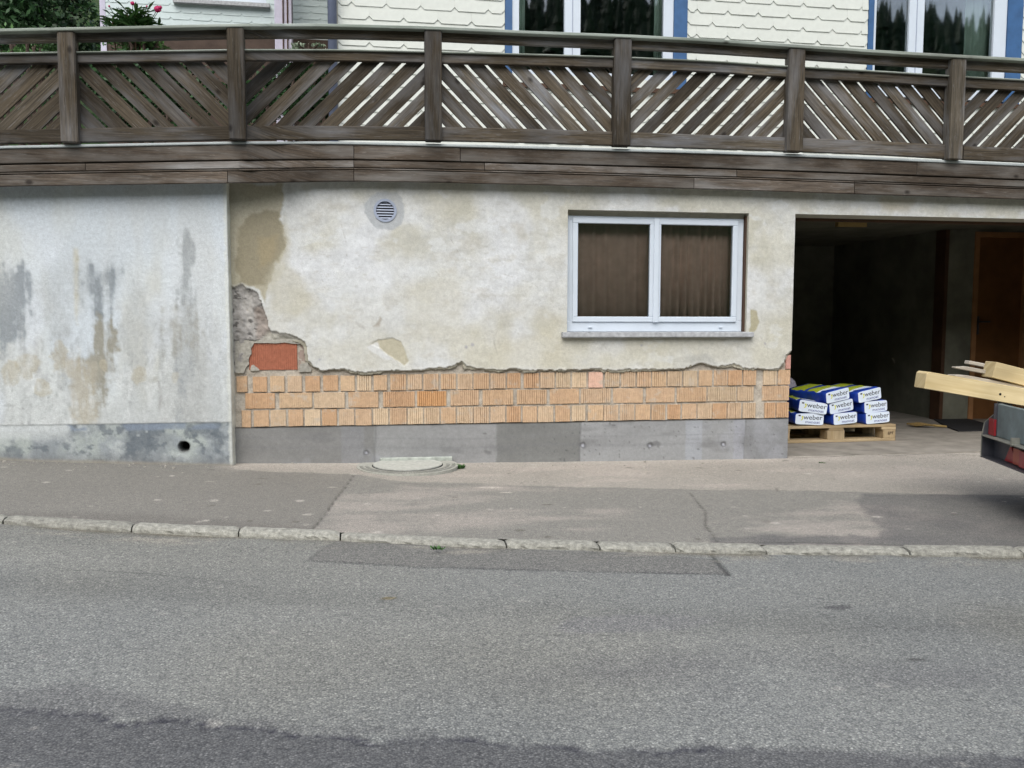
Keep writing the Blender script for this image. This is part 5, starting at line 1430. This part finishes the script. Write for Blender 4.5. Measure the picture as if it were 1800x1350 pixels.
def bag_mesh(skew=0.0, slump=0.0):
    """pillow-like paper sack with a flat block end; local -Y is the printed end"""
    bm = bmesh.new(); ns, nr = 13, 28
    rings = []
    for s_ in range(ns):
        t = s_/(ns-1); yy_ = BL*t
        end = min(t, 1-t)
        wS = 1.0+0.05*math.sin(math.pi*t); hS = 1.0+0.10*math.sin(math.pi*t)**0.7
        if s_ in (0, ns-1): wS, hS = 0.985, 0.97
        ex = 0.20 if end < 0.02 else 0.36
        ring = []
        for k in range(nr):
            a = 2*math.pi*(k+0.5)/nr; ca, sa = math.cos(a), math.sin(a)
            px_ = math.copysign(abs(ca)**ex, ca)*BW/2*wS; pz_ = math.copysign(abs(sa)**ex, sa)*BHt/2*hS
            wr_ = (0.0035*math.sin(23*t+5*a)+0.003*math.sin(41*t-3*a+1)+random.uniform(-0.0018, 0.0018))*(0 if end < 0.02 else 1)
            zz_ = pz_+BHt/2; zz_ *= 1+skew*px_/(BW/2)-slump*math.sin(math.pi*t)*abs(px_)/(BW/2)
            ring.append(bm.verts.new((px_*(1+0.03*math.sin(9*t+skew*20))+wr_, yy_, max(0, zz_+wr_))))
        rings.append(ring)
    for s_ in range(ns-1):
        for k in range(nr):
            f = bm.faces.new([rings[s_][k], rings[s_][(k+1) % nr], rings[s_+1][(k+1) % nr], rings[s_+1][k]])
            c = f.calc_center_median(); f.smooth = True
            f.material_index = 1
            if c.z > BHt*0.90 and c.y > 0.10 and c.y < BL-0.06: f.material_index = 2
            if c.z > BHt*0.90 and 0.26 < c.y < 0.30: f.material_index = 1
            if c.z > BHt*0.90 and 0.085 < c.y < 0.12: f.material_index = 0
    f = bm.faces.new(rings[0][::-1]); f.material_index = 0
    f = bm.faces.new(rings[-1]); f.material_index = 1
    bmesh.ops.recalc_face_normals(bm, faces=bm.faces)
    me = bpy.data.meshes.new('sack'); bm.to_mesh(me); bm.free()
    for mt in (BAGW, BAGB, BAGG): me.materials.append(mt)
    return me
BAGS = [bag_mesh(*q) for q in ((0.04, 0.05), (-0.05, 0.12), (0.07, 0.02), (-0.02, 0.16))]
m = MB(); m.prism([(0, 0.022), (0.020, 0.022), (0.020, 0.034), (0, 0.034)], (0, 0, 0), (1, 0, 0), (0, 1, 0), (0, 0, 1), 0.0006); LOGO1 = m.mesh('emblem'); LOGO1.materials.append(INKK)
m = MB(); m.prism([(0.020, 0.030), (0.030, 0.030), (0.036, 0.018), (0.034, 0.004), (0.024, -0.010), (0.014, -0.010), (0.014, -0.004), (0.022, 0.0), (0.024, 0.012), (0.018, 0.020)], (0, 0, 0), (1, 0, 0), (0, 1, 0), (0, 0, 1), 0.0006); LOGO2 = m.mesh('emblem'); LOGO2.materials.append(INKY)
FACE = Matrix(((1, 0, 0, 0), (0, 0, -1, -0.0004), (0, 1, 0, 0), (0, 0, 0, 1)))
def bag(pos, yaw, roll, label, tilt=0.0):
    root = empty('cement_bag', (0, 0, 0))
    tag(root, label, 'bag', 'blue and white bags stacked on the pallet')
    root.matrix_basis = Matrix.Translation(Vector(pos)) @ Matrix.Rotation(R_(yaw), 4, 'Z') @ Matrix.Rotation(R_(tilt), 4, 'X') @ Matrix.Rotation(R_(roll), 4, 'Y')
    def add(nm, me, mx):
        o = bpy.data.objects.new(nm, me); COL.objects.link(o); o.parent = root; o.matrix_basis = mx; return o
    add('sack', random.choice(BAGS), Matrix.Identity(4))
    add('lettering', TXT1, Matrix.Translation((-0.058, 0, 0.048)) @ FACE @ Matrix.Diagonal((0.178/w1t, 1.0, 1, 1)))
    add('lettering', TXT2, Matrix.Translation((-0.040, 0, 0.014)) @ FACE @ Matrix.Diagonal((0.140/w2t, 1.0, 1, 1)))
    add('emblem', LOGO1, Matrix.Translation((-0.105, 0, 0.053)) @ FACE)
    add('emblem', LOGO2, Matrix.Translation((-0.095, 0, 0.048)) @ FACE)
    return root
def bag_at(px, py_bottom, layer, b0, yaw, roll, label, tilt=0.0):
    """stands a bag on the pallet deck; px is the middle of its printed end"""
    base_y = (PO+pn*b0)[1]
    for _ in range(4):
        P = on_y(px, 720, base_y); s_ = (P[0]-PO[0])/pd[0]; base_y = (PO+pd*s_+pn*b0)[1]
    bag((P[0], base_y, ztop+layer*0.101+0.004+abs(math.sin(R_(roll)))*BW/2*0.7), yaw, roll, label, tilt)
bag_at(1423, 0, 0, 0.020, -3, 3.0, 'lower blue and white bag of the two nearest the brick corner')
bag_at(1428, 0, 1, 0.015, -11, 7.0, 'upper blue and white bag of the two nearest the brick corner')
bag_at(1487, 0, 0, 0.010, 9, -3.5, 'bottom blue and white bag of the middle stack on the pallet')
bag_at(1480, 0, 1, 0.020, 11, -7.5, 'bag squeezed between top and bottom bags of the middle stack')
bag_at(1473, 0, 2, 0.000, 13, -8.5, 'topmost bag of the middle stack with green top showing')
bag_at(1544, 0, 0, 0.010, 7, -3.5, 'bottom blue and white bag of the stack at the free pallet end')
bag_at(1540, 0, 1, 0.015, 9, -4.5, 'middle bag of the three stacked at the free pallet end')
bag_at(1529, 0, 2, 0.005, 12, -8.0, 'topmost bag of the stack at the free pallet end')
# a pale sack leaning behind the corner
sp_ = on_y(1385, 690, 1.75)
bm = bmesh.new(); bmesh.ops.create_uvsphere(bm, u_segments=20, v_segments=12, radius=1)
for v in bm.verts:
    v.co = Vector((math.copysign(abs(v.co.x)**0.8, v.co.x)*0.17, v.co.y*0.13, (math.copysign(abs(v.co.z)**0.75, v.co.z))*0.28))
    v.co += Vector((0.01*math.sin(v.co.z*40), 0.01*math.sin(v.co.x*50), 0))
me = bpy.data.meshes.new('pale_sack'); bm.to_mesh(me); bm.free()
for p in me.polygons: p.use_smooth = True
o = link('pale_sack', me, None, mat_plain('pale_sackcloth', (0.40, 0.38, 0.44), 0.8, 0.2, 0.15)); o.location = (sp_[0]-0.07, 1.75, zf+0.27)
tag(o, 'pale grey sack standing on the garage floor behind the brick corner', 'sack')

# ------------------------------------------------------------------ small things in the garage
c = [gfloor(*q) for q in ((1641, 738), (1694, 735), (1738, 748), (1735, 758), (1684, 759), (1660, 750))]
m = MB(); m.prism([(p[0], p[1]) for p in c], (0, 0, zf+0.001), (1, 0, 0), (0, 1, 0), (0, 0, 1), 0.012)
tag(m.build('doormat', BLACKR), 'black rubber doormat on the garage floor before the brown door', 'doormat')
a = gfloor(1598, 750); b = gfloor(1640, 752); e = gfloor(1664, 753)
br = empty('hand_broom', tuple(b)); tag(br, 'brown bristled hand broom lying on the garage floor beside the doormat', 'broom')
n_ = 9; m = MB()
for k in range(26):
    t = (k-12.5)/13
    m.tube([(b[0], b[1]+0.03*t, zf+0.025), ((a[0]+b[0])/2, a[1]*0.5+b[1]*0.5+0.07*t, zf+0.03+random.uniform(-0.006, 0.012)), (a[0]+random.uniform(0, 0.03), a[1]+0.08*t, zf+0.012+random.uniform(0, 0.02))], [0.008, 0.007, 0.003], 5)
m.build('bristles', STRAW, br)
MB().tube([(b[0], b[1], zf+0.025), (e[0], e[1], zf+0.018)], [0.014, 0.011], 8).build('handle', LATHM, br)
a = gfloor(1625, 725); top = np.array([XS-0.02, a[1]+0.20, 0.62])
m = MB(); m.tube([tuple(a+np.array([0, 0, 0.012])), tuple(top)], 0.016, 8)
tag(m.build('leaning_stick', mat_plain('grey_stick', (0.22, 0.20, 0.16), 0.8, 0.2, 0.2)), 'grey stick leaning against the side wall inside the garage', 'stick')
a = on_y(1474, 391, 1.2); b = on_y(1524, 393, 1.2)
m = MB(); m.box(a[0], b[0], 1.2, 1.26, a[2]-0.035, 2.058)
tag(m.build('ceiling_batten', LATHM), 'short yellowish wooden batten fixed under the dark garage ceiling', 'batten')

# ------------------------------------------------------------------ trailer with timbers
TH = R_(-16); t_ = np.array([math.cos(TH), math.sin(TH), 0]); n_ = np.array([math.sin(TH), -math.cos(TH), 0])
TO = at_depth(1724, 803, 5.45)                  # far lower corner of the rear cross-bar
zb0 = TO[2]; zb1 = float(at_depth(1728, 765, 5.45)[2]); zt0 = float(at_depth(1749, 706, 5.40)[2])
TO[2] = 0
trl = empty('car_trailer', (TO[0]+t_[0]+n_[0]*0.65, TO[1]+t_[1]+n_[1]*0.65, float(g(TO[0]))))
tag(trl, 'grey flatbed trailer with red triangle reflectors parked before the garage', 'trailer')
P3 = lambda a, b, c: TO+t_*a+n_*b+up*c
WT = 1.45
def tb(a, b, c, la, lb, lc): return MB().obox(P3(a, b, c), t_, n_, up, la, lb, lc)
tb(0.075, 0, zb0, 0.006, WT, zb1-zb0).build('light_bar', TRSTEEL, trl)
tb(0.0, 0.0, zb0, 0.074, WT, 0.006).build('bar_floor', TRSTEEL, trl)
tb(-0.004, 0.0, zb1, 0.085, WT, 0.006).build('bar_ledge', EDGEM, trl)
prof = [(0.0, zb0-0.003), (0.17, zb0-0.003), (0.17, zt0+0.0), (0.085, zt0), (0.07, zt0-0.075), (0.012, zt0-0.13), (0.0, zb1)]
MB().prism(prof, P3(0, -0.007, 0), t_, up, n_, 0.006).build('end_plate', EDGEM, trl)
MB().prism([(a+0.004 if a < 0.1 else a-0.002, c_) for a, c_ in prof], P3(0, -0.0008, 0), t_, up, n_, 0.004).build('end_plate_lining', TRSTEEL, trl)
tb(0.045, 0.10, zb1+0.008, 0.025, WT-0.2, zt0-zb1-0.012).bevel(0.004).build('tail_board', TRAILER, trl)
tb(0.03, 0.085, zb1+0.0065, 0.05, 0.014, zt0-zb1-0.010).build('board_post', TRSTEEL, trl)
def rfl(poly, b, c, mt, name, a=0.068):
    MB().prism(poly, P3(a, b, c), n_, up, -t_, 0.012).build(name, mt, trl)
rfl([(0, 0), (0.15, 0), (0.075, 0.105)], 0.20, zb0+0.012, REDP, 'triangle_reflector')
rfl([(0, 0), (0.15, 0), (0.075, 0.105)], WT-0.35, zb0+0.012, REDP, 'triangle_reflector')
rfl([(0, 0), (0.17, 0), (0.17, 0.092), (0, 0.092)], 0.33, zb0+0.014, ORANGEP, 'rear_lamp', 0.060)
rfl([(0, 0), (0.07, 0), (0.07, 0.092), (0, 0.092)], 0.44, zb0+0.014, REDP, 'rear_lamp', 0.046)
rfl([(0, 0), (0.17, 0), (0.17, 0.092), (0, 0.092)], WT-0.52, zb0+0.014, ORANGEP, 'rear_lamp', 0.060)
rfl([(0, 0), (0.08, 0), (0.08, 0.10), (0, 0.10)], 0.025, zb1+0.012, REDP, 'side_reflector', 0.04)
pq = MB().prism([(0, 0), (0.36, 0), (0.36, 0.10), (0, 0.10)], P3(0.055, 0.62, zb0+0.010), n_, up, -t_, 0.004).build('number_plate', PLATEW, trl)
MB().prism([(0, 0.001), (0.06, 0.001), (0.06, 0.099), (0, 0.099)], P3(0.0508, 0.619, zb0+0.010), n_, up, -t_, 0.0015).build('plate_band', PLATEB, pq)
tb(0.0, 0.40, zb1-0.008, 0.05, 0.02, 0.05).build('latch', EDGEM, trl)
# bed, sides, axle, drawbar
tb(0.085, 0.02, zb1-0.02, 2.3, WT-0.04, 0.03).build('load_bed', TRSTEEL, trl)
tb(0.09, 0.10, zb1+0.012, 2.28, 0.025, zt0-zb1-0.06).build('side_board', TRAILER, trl)
tb(0.09, WT-0.125, zb1+0.012, 2.28, 0.025, zt0-zb1-0.06).build('side_board', TRAILER, trl)
tb(2.36, 0.126, zb1+0.012, 0.025, WT-0.252, zt0-zb1-0.06).build('front_board', TRAILER, trl)
gz = float(g(TO[0]+1.0))
for b_ in (0.02, WT-0.17):
    cw = P3(1.15, b_, gz+0.27)
    wh = MB().ring(tuple(cw), t_, up, n_, 0.165, 0.27, 0.15, 32).build('wheel', BLACKR, trl)
    MB().disc(tuple(cw+n_*0.03), t_, up, n_, 0.166, 0.09).build('rim', EDGEM, wh)
m = MB(); m.tube([tuple(P3(1.15, 0.02, gz+0.27)), tuple(P3(1.15, WT-0.02, gz+0.27))], 0.03); m.build('axle', TRSTEEL, trl)
m = MB(); m.obox(P3(1.4, WT/2-0.04, zb1-0.10), t_, n_, up, 2.3, 0.08, 0.08); m.build('drawbar', TRSTEEL, trl)
m = MB(); m.tube([tuple(P3(3.55, WT/2, gz-0.03)), tuple(P3(3.55, WT/2, zb1))], 0.025); m.build('jockey_leg', TRSTEEL, trl)

def beam(pA, dA, pB, head, w_, h_, L, name, label, cat, mt, cut=0.0, group=None, taper=None):
    """long timber whose end is at pA and which passes under pB, heading in plan by head degrees"""
    A = at_depth(pA[0], pA[1], dA)
    hx, hy = math.cos(R_(head)), math.sin(R_(head))
    lo, hi = 0.05, 6.0
    for _ in range(50):
        s_ = (lo+hi)/2; P = A+np.array([hx, hy, 0])*s_; v = P-CAM
        u_ = F_PX*np.dot(v, _r)/np.dot(v, _f)+900
        if u_ < pB[0]: lo = s_
        else: hi = s_
    dd_ = ray(*pB); k = np.dot(P-CAM, np.array([dd_[0], dd_[1], 0]))/np.dot(dd_[:2], dd_[:2])
    zB = CAM[2]+dd_[2]*k
    ax = np.array([hx*s_, hy*s_, zB-A[2]]); ax /= np.linalg.norm(ax)
    ay = np.array([-hy, hx, 0]); az = np.cross(ax, ay)
    m = MB()
    if taper:
        m.prism([(0, 0), (L, -0.0), (L, h_), (taper, h_), (0, h_*0.35)], A-az*h_/2, ax, az, ay, w_, (1, 0))
    else:
        m.prism([(cut*0.3, 0), (L, 0), (L, h_), (cut, h_), (0, h_*0.88)] if cut else [(0, 0), (L, 0), (L, h_), (0, h_)], A-az*h_/2, ax, az, ay, w_, (1, 0))
    m.bevel(0.003)
    return m, ax, ay, az, A
m, ax, ay, az, A = beam((1627, 668), 5.30, (1800, 698), -7, 0.13, 0.104, 2.3, 'beam', '', '', TIMBER, 0.012)
o = m.build('timber_beam', TIMBER); tag(o, 'long pale squared timber sticking out from the trailer over the pavement', 'timber beam')
for (a_, h_, r_) in ((0.47, 0.045, 0.008), (0.50, 0.035, 0.004)):
    m = MB(); q = A+ax*a_-az*0.052+az*h_-ay*0.0008; m.disc(tuple(q), ax, az, ay, r_, 0.002, 12); m.build('bolt_hole', DARKM, o)
m, ax2, ay2, az2, A2 = beam((1748, 650), 5.36, (1800, 663), -7, 0.12, 0.098, 1.9, 'beam', '', '', TIMBER)
tag(m.build('timber_beam', TIMBER), 'shorter squared timber lying on the laths above the long one', 'timber beam')
for (pa_, dA, pb_, w_, h_, L, lab) in (((1680, 644), 5.44, (1740, 655), 0.05, 0.024, 1.6, 'split grey lath with pointed end, lower of the two beside the short timber'), ((1704, 637), 5.56, (1745, 645), 0.06, 0.022, 1.5, 'grey lath with square end behind the pointed lath'), ((1680, 659), 5.38, (1800, 681), 0.10, 0.020, 1.8, 'flat pale board between the long timber and the short timber')):
    m, *_ = beam(pa_, dA, pb_, -8, w_, h_, L, 'lath', '', '', OLDLATH, 0, None, 0.07 if '1704' not in str(pa_) else None)
    tag(m.build('lath', OLDLATH), lab, 'lath', 'timbers and laths lying on the trailer')
